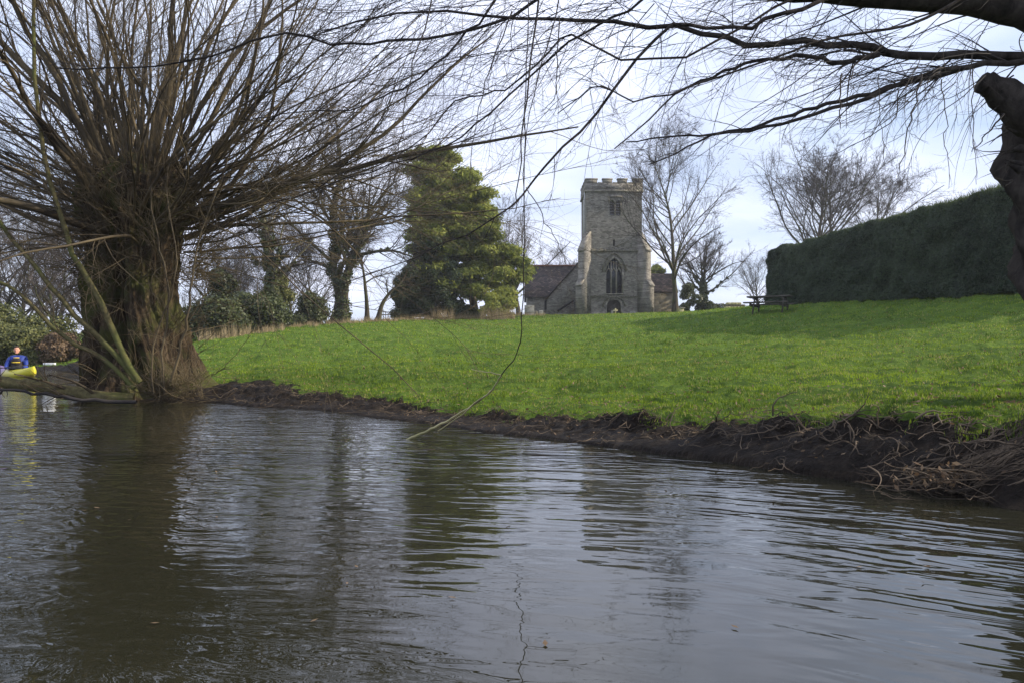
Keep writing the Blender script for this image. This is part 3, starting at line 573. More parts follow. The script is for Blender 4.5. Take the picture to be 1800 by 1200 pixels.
    P, R = grow(p0, d, r.uniform(0.4, 1.2, n3), r.uniform(0.0016, 0.0034, n3), 14, 0.09, -0.02, r, tip=0.3); TB.add(P, R, 4)
    P1, R1 = spawn(P, R, 7, 0.1, 1, rad(30), rad(12), 0.45, 8, 0.6, 0.08, 0.0, r, rmin=0.0015); TB.add(P1, R1, 3)
    TB.build('crown', M['near_twig'], root)
    # long hanging strands
    for pts, D, rr_ in [([(775, -60), (742, 60), (718, 150), (702, 250), (690, 300)], 3.2, 0.0035), ([(900, 20), (868, 100), (845, 180), (833, 250), (818, 340)], 3.4, 0.003),
                        ([(955, -60), (940, 60), (925, 150), (917, 240), (910, 330), (905, 375)], 3.2, 0.0045), ([(985, -20), (968, 60), (942, 150), (925, 260), (918, 390)], 3.3, 0.003),
                        ([(983, 30), (981, 100), (975, 170), (950, 198)], 3.4, 0.003), ([(1620, 130), (1605, 200), (1590, 270), (1578, 312)], 2.6, 0.003), ([(1480, 130), (1475, 200), (1478, 226)], 3.6, 0.004),
                        ([(1655, 140), (1662, 230), (1668, 330)], 2.7, 0.002), ([(1710, 120), (1712, 240), (1716, 325)], 2.8, 0.002), ([(1545, 130), (1548, 210), (1556, 300)], 2.7, 0.0018), ([(1765, 200), (1735, 235), (1708, 267)], 4.6, 0.006), ([(1580, 160), (1570, 210), (1500, 255), (1432, 282)], 4.6, 0.004), ([(925, 330, 3.0), (950, 370), (975, 420), (988, 445)], 2.6, 0.002)]:
        P = pxline(pts, D, 14, 0.004, r); tq = Tubes(); tq.add(P, taper(rr_, rr_*0.4, 14), 5)
        P1, R1 = spawn(P, taper(rr_, rr_*0.4, 14), 5, 0.2, 1, rad(25), rad(10), 0.25, 7, 0.6, 0.06, 0.05, r, upv=(0, 0, -1), rmin=0.001); tq.add(P1, R1, 3); tq.build('hanging_strand', M['near_twig'], root)
    tq = Tubes(); P = pxline([(930, -60, 4.6), (925, 120, 4.6), (922, 300, 4.7), (920, 480, 4.8), (918, 570, 5.0), (908, 620, 5.3), (882, 658, 5.7)], 5, 26, 0.003, r); tq.add(P, taper(0.003, 0.004, 26), 5); tq.build('hanging_strand', M['near_twig'], root)
    P = pxline([(882, 658, 5.7), (860, 690, 6.0), (810, 725, 6.5), (760, 752, 6.9), (712, 774, 6.95)], 5, 34, 0.003, r)
    tq = Tubes(); R = np.interp(np.linspace(0, 1, 34), [0, 1], [0.005, 0.012])[None]; tq.add(P, R, 6); tq.build('trailing_branch', M['pale_twig'], root)
    tq = Tubes(); tq.add(pxline([(880, 658, 5.7), (850, 653), (828, 648)], 5.7, 8, 0.003, r), taper(0.005, 0.002, 8), 4); tq.build('trailing_branch', M['pale_twig'], root); tq = Tubes(); tq.add(pxline([(845, 700, 6.1), (810, 730, 6.5), (770, 757, 6.9)], 6.4, 8, 0.003, r), taper(0.006, 0.005, 8), 4); tq.build('trailing_branch', M['pale_twig'], root)
near_willow()

# ------------------------------------------------------------------ generic bare trees
def leaves(n, centers, radii, size, r, elong=1.6, shell=0.75, squash=1.0, up=0.25, fuzz=0.13):
    """leaf quads scattered over a set of ellipsoids; centres (m,3), radii (m,3)"""
    centers = np.asarray(centers, float); radii = np.asarray(radii, float)
    w_ = (radii.prod(1))**(2/3); k_ = r.choice(len(centers), n, p=w_/w_.sum()); d = nrm(r.normal(0, 1, (n, 3))); d[:, 2] *= 1.0
    rr_ = (r.uniform(shell, 1.0, n)+np.abs(r.normal(0, fuzz, n)))[:, None]; p = centers[k_]+d*radii[k_]*rr_
    nn = nrm(d+r.normal(0, 0.6, (n, 3))+np.array([0, 0, up])); a = nrm(np.cross(nn, r.normal(0, 1, (n, 3)))); b = np.cross(nn, a)
    s_ = size*r.uniform(0.6, 1.4, n)[:, None]
    V = np.stack([p-a*s_*elong, p-b*s_, p+a*s_*elong, p+b*s_], 1).reshape(-1, 3); F_ = np.arange(4*n).reshape(-1, 4)
    return V, F_
def bare_tree(name, label, px, D, top_py, seed, spread=0.45, trunk_r=0.22, fork=0.3, K=(16, 9, 7, 3), ang=42, lean=0.0, twig='far_twig', bark='far_bark', group=None, ivy=0, ivy_top=0.55, path=None, cat='tree', wander=0.07, up=0.05, base_py=None, rmin=0.006, upx=0.0, tl=0.55):
    r = np.random.default_rng(seed); b = gp(px, D)
    if base_py is not None: q = at(px, base_py, D); b = (q.x, q.y, q.z)
    H = at(px, top_py, D).z-b[2]; root = empty(name, b, label, cat, group)
    n = 18
    if path: P = resample([tuple(b)]+[atn(a, c, D) for a, c in path], n)[None]
    else:
        P, _ = grow(np.array([b]), np.array([[lean, 0, 1.0]]), np.array([H*0.93]), np.array([1.0]), n, 0.04, 0.05, r)
    s_ = np.linspace(0, 1, n); R = (trunk_r*(1-0.93*s_**0.8)+trunk_r*0.5*np.exp(-s_*22))[None]
    if path: H = max(H, 1)
    T = Tubes(); T.add(P, R, 10)
    P1, R1 = spawn(P, R, K[0], fork, 0.97, rad(ang), rad(9), spread, 12, 0.62, wander, up, r, taperL=tl, rmin=rmin*2, upv=(upx, 0, 1)); T.add(P1, R1, 6)
    T.build('trunk', M[bark], root)
    T = Tubes(); P2, R2 = spawn(P1, R1, K[1], 0.18, 0.98, rad(36), rad(12), 0.5, 8, 0.55, wander*1.2, up*0.8, r, rmin=rmin*1.2); T.add(P2, R2, 4)
    P3, R3 = spawn(P2, R2, K[2], 0.15, 1.0, rad(35), rad(14), 0.5, 6, 0.6, wander*1.5, up*0.6, r, rmin=rmin); T.add(P3, R3, 3)
    if K[3]: P4, R4 = spawn(P3, R3, K[3], 0.15, 1.0, rad(35), rad(14), 0.55, 4, 0.7, wander*1.5, up*0.5, r, rmin=rmin*0.8); T.add(P4, R4, 3)
    T.build('crown', M[twig], root)
    if ivy:
        seg = P[0]; m_ = int(n*ivy_top); c = resample(seg[:max(m_, 3)], 26); rd = np.interp(np.linspace(0, ivy_top, 26), s_, R[0])
        cc_ = c+r.normal(0, 0.12, c.shape); ra = np.stack([rd+r.uniform(0.03, 0.22, 26)]*2+[r.uniform(0.3, 0.6, 26)], -1)
        l1 = P1[:6, :6].reshape(-1, 3); cc_ = np.vstack([cc_, l1+r.normal(0, 0.1, l1.shape)]); ra = np.vstack([ra, np.full((len(l1), 3), 0.17)])
        V, F_ = leaves(ivy, cc_, ra, 0.07, r, 1.2, 0.5); mesh_np('ivy', V, [F_], M['ivy'], root)
    return root
bare_tree('bare_tree', 'tall bare tree with slender upright limbs standing just right of the church tower', 1187, 70, 245, 41, spread=0.80, trunk_r=0.25, fork=0.17, K=(30, 13, 8, 4), ang=46, lean=0.0, up=0.045, upx=0.35, rmin=0.009)
GB = 'bare trees behind the clipped hedge'
bare_tree('bare_tree', 'taller round-topped bare tree rising behind the clipped hedge', 1432, 95, 252, 42, spread=0.95, tl=0.8, trunk_r=0.38, fork=0.24, K=(36, 12, 9, 4), ang=50, group=GB, rmin=0.013, up=0.02)
bare_tree('bare_tree', 'bare tree behind the clipped hedge, middle one of the three', 1462, 97, 262, 43, spread=0.75, tl=0.8, trunk_r=0.34, fork=0.28, K=(26, 11, 8, 4), ang=46, group=GB, rmin=0.013, up=0.02)
bare_tree('bare_tree', 'lower bare tree furthest right behind the sloping top of the hedge', 1528, 99, 300, 44, spread=1.0, tl=0.8, trunk_r=0.32, fork=0.26, K=(32, 12, 9, 4), ang=50, group=GB, rmin=0.013, up=0.02)
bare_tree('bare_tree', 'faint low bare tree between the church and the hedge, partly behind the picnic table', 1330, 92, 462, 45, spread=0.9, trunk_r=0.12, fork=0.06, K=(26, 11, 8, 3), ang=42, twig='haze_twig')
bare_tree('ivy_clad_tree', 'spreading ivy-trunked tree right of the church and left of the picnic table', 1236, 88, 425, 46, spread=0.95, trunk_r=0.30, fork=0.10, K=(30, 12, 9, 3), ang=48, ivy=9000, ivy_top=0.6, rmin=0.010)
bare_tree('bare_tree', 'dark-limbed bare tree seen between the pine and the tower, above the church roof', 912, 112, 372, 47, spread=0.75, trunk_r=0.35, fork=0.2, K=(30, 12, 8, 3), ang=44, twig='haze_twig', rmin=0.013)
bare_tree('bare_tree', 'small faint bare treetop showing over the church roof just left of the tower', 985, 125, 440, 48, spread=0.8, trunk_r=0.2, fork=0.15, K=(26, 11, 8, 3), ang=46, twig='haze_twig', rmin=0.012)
bare_tree('ivy_clad_tree', 'crooked gnarled tree with twin ivy-covered trunks, left of the pine', 592, 60, 205, 49, spread=0.60, trunk_r=0.44, fork=0.2, K=(30, 13, 9, 3), ang=58, ivy=5000, ivy_top=0.75, path=[(598, 520), (585, 470), (590, 420), (584, 370), (598, 320), (596, 270), (590, 210)], wander=0.1, rmin=0.008)
bare_tree('ivy_clad_tree', 'leaning ivy-clad trunk forking right beside the crooked gnarled tree', 603, 59.5, 330, 50, spread=0.8, trunk_r=0.40, fork=0.25, K=(26, 13, 9, 3), ang=58, ivy=5000, ivy_top=0.7, path=[(606, 500), (622, 450), (636, 405), (650, 375), (672, 345), (690, 330)], wander=0.11, rmin=0.008)
bare_tree('bare_tree', 'slim bare tree between the gnarled tree and the pine', 645, 62, 380, 51, spread=0.5, trunk_r=0.20, fork=0.3, K=(16, 10, 8, 2), ang=55, wander=0.1, rmin=0.008)
bare_tree('bare_tree', 'leaning bare trunk bending right towards the dark evergreen beside the pine', 664, 61, 430, 52, spread=0.4, trunk_r=0.22, fork=0.4, K=(10, 9, 7, 2), ang=50, path=[(672, 535), (688, 512), (706, 495), (720, 470)], rmin=0.008)
bare_tree('pale_trunk_tree', 'pale-trunked tree with ragged mossy stem right of the big pollard', 487, 50, 330, 53, spread=0.55, trunk_r=0.34, fork=0.25, K=(28, 12, 9, 3), ang=56, bark='pale_bark', ivy=5000, ivy_top=0.8, path=[(484, 510), (476, 460), (468, 410), (462, 365), (458, 310)], rmin=0.007)
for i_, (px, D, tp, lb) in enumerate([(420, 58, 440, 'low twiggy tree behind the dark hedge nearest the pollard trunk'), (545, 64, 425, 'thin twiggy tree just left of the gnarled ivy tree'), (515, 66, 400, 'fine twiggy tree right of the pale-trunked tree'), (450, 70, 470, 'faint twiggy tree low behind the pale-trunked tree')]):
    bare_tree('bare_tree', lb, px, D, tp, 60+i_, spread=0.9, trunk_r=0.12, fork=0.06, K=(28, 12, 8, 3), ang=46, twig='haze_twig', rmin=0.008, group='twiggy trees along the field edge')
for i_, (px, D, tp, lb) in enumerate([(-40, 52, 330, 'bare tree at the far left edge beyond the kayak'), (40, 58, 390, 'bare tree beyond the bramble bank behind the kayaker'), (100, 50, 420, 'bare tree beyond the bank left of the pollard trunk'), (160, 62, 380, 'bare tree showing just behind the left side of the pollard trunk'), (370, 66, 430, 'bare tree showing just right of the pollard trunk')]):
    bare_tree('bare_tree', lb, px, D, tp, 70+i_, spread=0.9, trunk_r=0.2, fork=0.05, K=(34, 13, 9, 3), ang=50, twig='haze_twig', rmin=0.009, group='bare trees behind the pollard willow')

# ------------------------------------------------------------------ evergreens, bushes, hedge
def in_poly(n, poly, r):
    poly = np.array(poly, float); lo = poly.min(0); hi = poly.max(0); out_ = []
    while len(out_) < n:
        q = r.uniform(lo, hi, (n*2, 2)); out_ += list(q[inside(q[:, 0], q[:, 1], poly)])
    return np.array(out_[:n])
def foliage_mass(name, label, cat, poly, D, depth, nblob, rb, nleaf, size, mat, seed, stems=None, core=None, group=None, elong=1.6, squash=0.8, shell=0.7, up=0.3, pxbase=None, fuzz=0.16):
    r = np.random.default_rng(seed); q = in_poly(nblob, poly, r); pa = np.array(poly, float); pb = pxbase or pa[:, 0].mean()
    root = empty(name, gp(pb, D), label, cat, group)
    c = np.array([atn(a, b, D) for a, b in q]); c[:, 1] += r.uniform(-depth, depth, nblob)
    rr_ = r.uniform(rb[0], rb[1], nblob); ra = np.stack([rr_, rr_, rr_*squash], -1)
    c[:, 2] = np.maximum(c[:, 2], np.array(ground_z(c[:, 0], c[:, 1])[0])+rr_*0.5)
    V, F_ = leaves(nleaf, c, ra, size, r, elong, shell, up=up, fuzz=fuzz); mesh_np('crown', V, [F_], M[mat], root)
    if stems:
        T = Tubes()
        for s_, r0, r1 in stems:
            P = pxline(s_, D, 14, 0.05, r); R = taper(r0, r1, 14); T.add(P, R, 8)
            P1, R1 = spawn(P, R, 14, 0.2, 1, rad(55), rad(15), 0.35, 8, 0.5, 0.1, 0.03, r, rmin=0.02); T.add(P1, R1, 5)
        T.build('trunk', M['far_bark'], root)
    return root
pine = [(722, 276), (760, 266), (800, 276), (822, 300), (838, 330), (858, 345), (866, 385), (868, 410), (880, 438), (905, 448), (930, 470), (928, 488), (900, 495), (895, 525), (860, 520), (800, 518), (740, 500), (735, 470), (726, 420), (730, 370), (738, 330), (728, 300)]
foliage_mass('pine_tree', 'big sunlit evergreen pine with clumped foliage left of the church', 'tree', pine, 70, 3.0, 430, (0.28, 0.75), 280000, 0.058, 'pine', 81, stems=[([(835, 556), (828, 500), (820, 420), (800, 330), (785, 290)], 0.4, 0.08), ([(840, 552), (870, 520), (905, 490), (925, 475)], 0.16, 0.05), ([(815, 552), (812, 528), (790, 505)], 0.14, 0.06)], elong=3.0, up=0.5, pxbase=830, squash=0.5, shell=0.3, fuzz=0.5)
foliage_mass('evergreen_shrub', 'large blackish evergreen shrub against the left foot of the pine', 'shrub', [(700, 562), (696, 520), (706, 485), (730, 460), (738, 400), (765, 420), (800, 470), (804, 562)], 68, 1.6, 130, (0.35, 0.75), 80000, 0.06, 'yew', 82, pxbase=745)
foliage_mass('evergreen_shrub', 'low green shrub under the right side of the pine', 'shrub', [(852, 550), (856, 525), (880, 515), (898, 530), (902, 562), (850, 562)], 66, 0.7, 22, (0.35, 0.6), 12000, 0.06, 'pine', 83, pxbase=876)
foliage_mass('evergreen_shrub', 'dark shrub beneath the bare stems of the pine', 'shrub', [(808, 553), (812, 545), (840, 540), (846, 553)], 69, 0.5, 10, (0.3, 0.5), 5000, 0.06, 'ivy', 84)
foliage_mass('conifer_tree', 'small dark conifer peeping out behind the church right of the tower', 'tree', [(1146, 520), (1148, 480), (1156, 460), (1163, 480), (1170, 520)], 100, 0.8, 24, (0.35, 0.7), 9000, 0.08, 'pine', 85)
foliage_mass('holly_tree', 'small conical evergreen right of the pollard trunk above the dark bushes', 'tree', [(378, 545), (374, 510), (385, 475), (398, 475), (410, 510), (410, 545)], 52, 0.8, 30, (0.3, 0.55), 14000, 0.055, 'ivy', 86, stems=[([(393, 575), (393, 520)], 0.1, 0.05)])
foliage_mass('evergreen_shrub', 'dark bush nearest the pollard trunk at the field edge', 'shrub', [(352, 585), (355, 545), (395, 540), (425, 548), (430, 578)], 45, 1.2, 30, (0.4, 0.7), 22000, 0.055, 'ivy', 87, fuzz=0.4)
foliage_mass('evergreen_shrub', 'wide dark bush at the foot of the pale-trunked tree', 'shrub', [(425, 576), (425, 540), (455, 525), (490, 545), (500, 570)], 48, 1.2, 34, (0.4, 0.75), 22000, 0.055, 'ivy', 88, fuzz=0.4)
foliage_mass('evergreen_shrub', 'dark upright holly bush left of the gnarled ivy tree', 'shrub', [(530, 568), (535, 530), (548, 515), (562, 535), (566, 566)], 57, 0.8, 22, (0.35, 0.6), 12000, 0.055, 'ivy', 89, fuzz=0.4)
foliage_mass('evergreen_shrub', 'low dark thicket between the dark bushes and the holly', 'shrub', [(495, 572), (500, 560), (530, 560), (532, 570)], 54, 0.8, 12, (0.25, 0.4), 7000, 0.05, 'ivy', 90)
foliage_mass('ivy_mound', 'yellow-green ivy growth low on the pale-trunked tree and beside it', 'shrub', [(462, 560), (462, 500), (485, 470), (505, 510), (505, 555)], 51, 0.8, 22, (0.25, 0.5), 9000, 0.05, 'bramble', 91)
foliage_mass('ivy_tangle', 'dark ivy tangle on the ground right of the church', 'shrub', [(1200, 545), (1202, 505), (1212, 500), (1225, 525), (1262, 538), (1268, 546)], 82, 0.8, 26, (0.35, 0.6), 9000, 0.06, 'ivy', 92)
foliage_mass('bramble_bush', 'green bramble bush on the far bank right behind the kayaker', 'shrub', [(-40, 640), (-30, 595), (20, 572), (70, 585), (80, 625), (70, 640)], 38.5, 0.8, 36, (0.35, 0.6), 20000, 0.045, 'bramble', 93, squash=0.9)
foliage_mass('bramble_bush', 'brown-leaved bramble on the far bank between the kayaker and the pollard trunk', 'shrub', [(72, 632), (80, 596), (110, 590), (140, 605), (140, 622)], 38.5, 0.7, 26, (0.25, 0.45), 12000, 0.04, 'dead_leaf', 94)
foliage_mass('bramble_bush', 'tall tangled bramble behind the other brambles at far left', 'shrub', [(-120, 610), (-100, 560), (-20, 545), (60, 545), (140, 560), (150, 600)], 43, 1.0, 40, (0.4, 0.8), 14000, 0.05, 'bramble', 95, shell=0.3)

def hedge():
    r = np.random.default_rng(17)
    a = np.array([15.4, 46.5]); b = np.array([16.9, 27.0]); b2 = np.array([18.6, 20.5]); cl = resample([(*a, 0), (15.7, 40, 0), (16.3, 33, 0), (*b, 0), (*b2, 0)], 120)[:, :2]
    root = empty('clipped_hedge', (15.8, 35, gz(15.8, 35)), 'tall clipped dark green hedge sloping up to the right behind the picnic table', 'hedge')
    tn = nrm(np.gradient(cl, axis=0)); nn = np.stack([tn[:, 1], -tn[:, 0]], -1)      # to the left (towards -x)
    nn = np.where(nn[:, :1] > 0, -nn, nn)
    zb, _ = ground_z(cl[:, 0], cl[:, 1]); H = np.interp(cl[:, 1], [20, 27, 35, 46], [3.5, 3.45, 3.3, 3.1])
    # section: from ground on the near side, up, over, down; rounded shoulders
    wv = 0.95; sec = [(wv*1.0, 0.0), (wv*1.04, 0.12), (wv*1.02, 0.3), (wv, 0.5), (wv*0.97, 0.7), (wv*0.92, 0.88), (wv*0.8, 0.965), (wv*0.4, 1.0), (-wv*0.4, 1.0), (-wv*0.8, 0.965), (-wv*0.95, 0.85), (-wv, 0.5), (-wv*1.02, 0.0)]
    ss = resample([(x, z, 0) for x, z in sec], 60)[:, :2]
    endf = np.clip(np.arange(120)/9.0, 0, 1)**0.45
    V = np.empty((120, 60, 3))
    for i in range(120):
        e = 0.25+0.75*endf[i]
        V[i, :, :2] = cl[i]+nn[i]*ss[:, :1]*e; V[i, :, 2] = zb[i]-0.1+ss[:, 1]*H[i]*(0.8+0.2*endf[i])
    dz = 0.2*fbm2(V[..., 1]+V[..., 0]*0.3, V[..., 2], 1.6, 61, 4)
    V[..., :2] += nn[:, None, :]*dz[..., None]*np.sign(ss[:, 0])[None, :, None]; V[..., 2] += 0.4*dz*(ss[:, 1] > 0.9)[None]
    ii = np.arange(119)[:, None]*60; jj = np.arange(59)[None]; Fq = np.stack([ii+jj, ii+jj+1, ii+60+jj+1, ii+60+jj], -1).reshape(-1, 4)
    Vf = V.reshape(-1, 3)
    Fc = [Fq, np.array([list(range(60))]), np.array([[119*60+q for q in range(60)][::-1]])]
    mesh_np('hedge_body', Vf, Fc, M['hedge_core'], root, True)
    # leaves over the skin, also over the far end
    n = 420000; u = 1-r.uniform(0, 1, n)**1.0; iu = r.uniform(0, 118.99, n); jv = r.uniform(0, 58.99, n); vis = jv < 40; iu = iu[vis]; jv = jv[vis]; n = len(iu)
    i0 = iu.astype(int); j0 = jv.astype(int); fi = (iu-i0)[:, None]; fj = (jv-j0)[:, None]
    p = (V[i0, j0]*(1-fi)*(1-fj)+V[i0+1, j0]*fi*(1-fj)+V[i0, j0+1]*(1-fi)*fj+V[i0+1, j0+1]*fi*fj)
    nrmv = nrm(np.cross(V[i0+1, j0]-V[i0, j0], V[i0, j0+1]-V[i0, j0])); outw = p-np.concatenate([cl[i0], (zb[i0]+H[i0]*0.5)[:, None]], 1); sg = np.sign((nrmv*outw).sum(1))[:, None]; nrmv = nrmv*sg
    p = p+nrmv*r.uniform(-0.02, 0.09, n)[:, None]
    m2 = nrm(nrmv+r.normal(0, 0.55, (n, 3))); a_ = nrm(np.cross(m2, r.normal(0, 1, (n, 3)))); b_ = np.cross(m2, a_); s_ = 0.020*r.uniform(0.6, 1.4, n)[:, None]
    mesh_np('hedge_leaves', np.stack([p-a_*s_*1.6, p-b_*s_, p+a_*s_*1.6, p+b_*s_], 1).reshape(-1, 3), [np.arange(4*n).reshape(-1, 4)], M['hedge'], root)
    n = 16000; iu = r.uniform(0, 118.99, n); i0 = iu.astype(int); j0 = r.integers(26, 40, n); p = V[i0, j0]*(1-(iu-i0))[:, None]+V[i0+1, j0]*(iu-i0)[:, None]
    gy = np.interp(p[:, 1], [22, 32, 46], [3.0, 1.8, 0.8])[:, None]
    d = nrm(np.stack([r.normal(0, 0.4, n), r.normal(0, 0.4, n), np.ones(n)], -1)); side = nrm(np.cross(d, r.normal(0, 1, (n, 3)))); L = r.uniform(0.04, 0.16, n)[:, None]*gy
    mesh_np('top_sprigs', np.stack([p-side*0.012, p+side*0.012, p+d*L], 1).reshape(-1, 3), [np.arange(3*n).reshape(-1, 3)], M['hedge_tip'], root)
hedge()

# ------------------------------------------------------------------ church
CD = 84.0
def cX(px, D=CD): return (px-900)/F*D
def cZ(py, D=CD): return HC+(HZ-py)/F*D
def arch(xc, w, z0, zs, za, n=8):
    """pointed arch outline (x,z), counter-clockwise from bottom left"""
    h = w/2; pts = [(xc-h, z0), (xc+h, z0)]; R_ = (h*h+(za-zs)**2)/(2*h); cxr = xc+h-R_
    amax = math.asin(min(1, (za-zs)/R_))
    right = [(cxr+R_*math.cos(a), zs+R_*math.sin(a)) for a in np.linspace(0, amax, n)]
    left = [(2*xc-x, z) for x, z in right[:-1]][::-1]
    return pts[:1]+pts[1:]+right[1 if abs(right[0][0]-(xc+h)) < 1e-6 and zs == z0 else 0:]+left
def holed_wall(outline, holes, y, depth, name, mat, parent):
    bm = bmesh.new(); edges = []
    def loop(pts):
        vs_ = [bm.verts.new((x, y, z)) for x, z in pts]; es = [bm.edges.new((vs_[i], vs_[(i+1) % len(vs_)])) for i in range(len(vs_))]; edges.extend(es); return vs_
    loop(outline); hv = [loop(h) for h in holes]
    bmesh.ops.triangle_fill(bm, edges=edges, use_beauty=True, use_dissolve=False)
    for vs_ in hv:
        bk = [bm.verts.new((v.co.x, y+depth, v.co.z)) for v in vs_]
        for i in range(len(vs_)):
            j = (i+1) % len(vs_); bm.faces.new((vs_[i], vs_[j], bk[j], bk[i]))
    me = bpy.data.meshes.new(name); bm.to_mesh(me); bm.free(); o_ = bpy.data.objects.new(name, me); C.objects.link(o_)
    o_.parent = parent; me.transform(parent.matrix_basis.inverted()); me.materials.append(mat); return o_
def band(pts_in, pts_out, y0, y1, mb):
    """strip between two open outlines, thick from y0 to y1"""
    n = min(len(pts_in), len(pts_out))
    for i in range(n-1):
        a, b, c, d = pts_in[i], pts_in[i+1], pts_out[i+1], pts_out[i]
        mb.hexa([(a[0], y0, a[1]), (b[0], y0, b[1]), (c[0], y0, c[1]), (d[0], y0, d[1]), (a[0], y1, a[1]), (b[0], y1, b[1]), (c[0], y1, c[1]), (d[0], y1, d[1])])
def church():
    x0, x1 = cX(1030.5), cX(1128.5); zg = cZ(556); zt = cZ(336); TW = x1-x0
    root = empty('church', ((x0+x1)/2, CD+8, cZ(552)), 'old stone church with a square battlemented tower and brown tiled roofs on the hilltop', 'church')
    xm = (cX(1065)+cX(1094))/2
    win = arch(xm, cX(1093)-cX(1065.5), cZ(516), cZ(478), cZ(454)); door = arch((cX(1066.5)+cX(1091.5))/2, cX(1091)-cX(1067), cZ(556), cZ(537), cZ(527.5))
    b1 = arch(cX(1076.0), 0.50, cZ(379), cZ(358), cZ(351.5)); b2 = arch(cX(1086.5), 0.50, cZ(379), cZ(358), cZ(351.5))
    sx = cX(1079.5); slit = [(sx-0.11, cZ(433)), (sx+0.11, cZ(433)), (sx+0.11, cZ(421)), (sx-0.11, cZ(421))]
    fr = holed_wall([(x0, zg), (x1, zg), (x1, zt), (x0, zt)], [win, door, b1, b2, slit], CD, 0.45, 'wall', M['stone'], root)
    mb = MB(); y1_ = CD+TW
    mb.poly([(x0, CD, zg), (x0, y1_, zg), (x0, y1_, zt), (x0, CD, zt)]); mb.poly([(x1, CD, zg), (x1, CD, zt), (x1, y1_, zt), (x1, y1_, zg)]); mb.poly([(x0, y1_, zg), (x1, y1_, zg), (x1, y1_, zt), (x0, y1_, zt)]); mb.build('wall', M['stone'], root)
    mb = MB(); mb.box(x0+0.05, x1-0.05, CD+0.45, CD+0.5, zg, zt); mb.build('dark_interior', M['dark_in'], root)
    # parapet with merlons and coping
    mb = MB(); e = 0.08; zp = cZ(322.5)
    for a, b, c, d in ((x0-e, x1+e, CD-e, CD+0.35), (x0-e, x1+e, y1_-0.35, y1_+e), (x0-e, x0+0.35, CD+0.35, y1_-0.35), (x1-0.35, x1+e, CD+0.35, y1_-0.35)): mb.box(a, b, c, d, zt, zp)
    mer = [(1030.0, 1049.5), (1059.5, 1075.5), (1086, 1102), (1112.5, 1129.2)]; zm = cZ(316.5)
    cp_ = MB()
    for a, b in mer:
        A, B = cX(a)-0.02, cX(b)+0.02
        mb.box(A, B, CD-e, CD+0.35, zp, zm); mb.box(A, B, y1_-0.35, y1_+e, zp, zm)
        for yy in (CD, y1_-0.27):
            cp_ = MB(); cp_.box(A-0.06, B+0.06, yy-e-0.05, yy+0.40, zm, zm+0.14); cp_.build('coping', M['dressed'], root)
        # the side parapets repeat the same rhythm
        f0, f1 = (A-x0)/TW, (B-x0)/TW; Y0, Y1 = CD+max(f0*TW, 0.35), CD+min(f1*TW, TW-0.35)
        if Y1 > Y0:
            mb.box(x0-e, x0+0.35, Y0, Y1, zp, zm); mb.box(x1-0.35, x1+e, Y0, Y1, zp, zm); cp_ = MB(); cp_.box(x0-e-0.05, x0+0.4, Y0, Y1, zm, zm+0.14); cp_.build('coping', M['dressed'], root); cp_ = MB(); cp_.box(x1-0.4, x1+e+0.05, Y0, Y1, zm, zm+0.14); cp_.build('coping', M['dressed'], root)
    for (a, b), (c, d) in zip(mer[:-1], mer[1:]): cp_ = MB(); cp_.box(cX(b)+0.09, cX(c)-0.09, CD-e-0.04, CD+0.39, zp, zp+0.08); cp_.build('coping', M['dressed'], root)
    mb.build('parapet', M['stone'], root)
    mb = MB(); mb.box(x0+0.3, x1-0.3, CD+0.3, y1_-0.3, zt-0.1, zt+0.15); mb.build('roof', M['lead'], root)
    mb = MB(); s_ = 0.16; z_ = cZ(335.5)
    mb.box(x0-s_, x1+s_, CD-s_, CD-0.003, z_-0.14, z_+0.06); mb.box(x0-s_, x0-0.003, CD, y1_, z_-0.14, z_+0.06); mb.box(x1+0.003, x1+s_, CD, y1_, z_-0.14, z_+0.06); mb.build('string_course', M['dressed'], root)
    # lower, slightly thicker stage ending in a weathered set-off
    r = random.Random(4); mb = MB(); za = cZ(441); 
    n = 34
    for i in range(n):
        a = x0-0.02+(TW+0.04)*i/n; b = x0-0.02+(TW+0.04)*(i+1)/n-0.01; h = r.uniform(0.08, 0.26); d = r.uniform(0.10, 0.2)
        mb.hexa([(a, CD-d, za-0.12), (b, CD-d, za-0.12), (b, CD-0.003, za-0.12), (a, CD-0.003, za-0.12), (a, CD-d, za), (b, CD-d, za), (b, CD-0.003, za+h), (a, CD-0.003, za+h)])
    mb.build('string_course', M['mossy_stone'], root)
    mb = MB(); za = cZ(520.5)
    for i in range(n):
        a = x0+0.2+(TW-0.4)*i/n; b = x0+0.2+(TW-0.4)*(i+1)/n-0.01; h = r.uniform(0.03, 0.12); d = r.uniform(0.12, 0.2); zb_ = za-0.14
        mb.hexa([(a, CD-d, zb_), (b, CD-d, zb_), (b, CD-0.003, zb_), (a, CD-0.003, zb_), (a, CD-d, za), (b, CD-d, za), (b, CD-0.003, za+h), (a, CD-0.003, za+h)])
    mb.build('string_course', M['mossy_stone'], root)
    mb = MB(); mb.box(x0-0.06, cX(1064), CD-0.22, CD-0.003, zg, cZ(549.5)); mb.build('plinth', M['dressed'], root); mb = MB(); mb.box(cX(1094), x1+0.06, CD-0.22, CD-0.003, zg, cZ(549.5)); mb.build('plinth', M['dressed'], root)
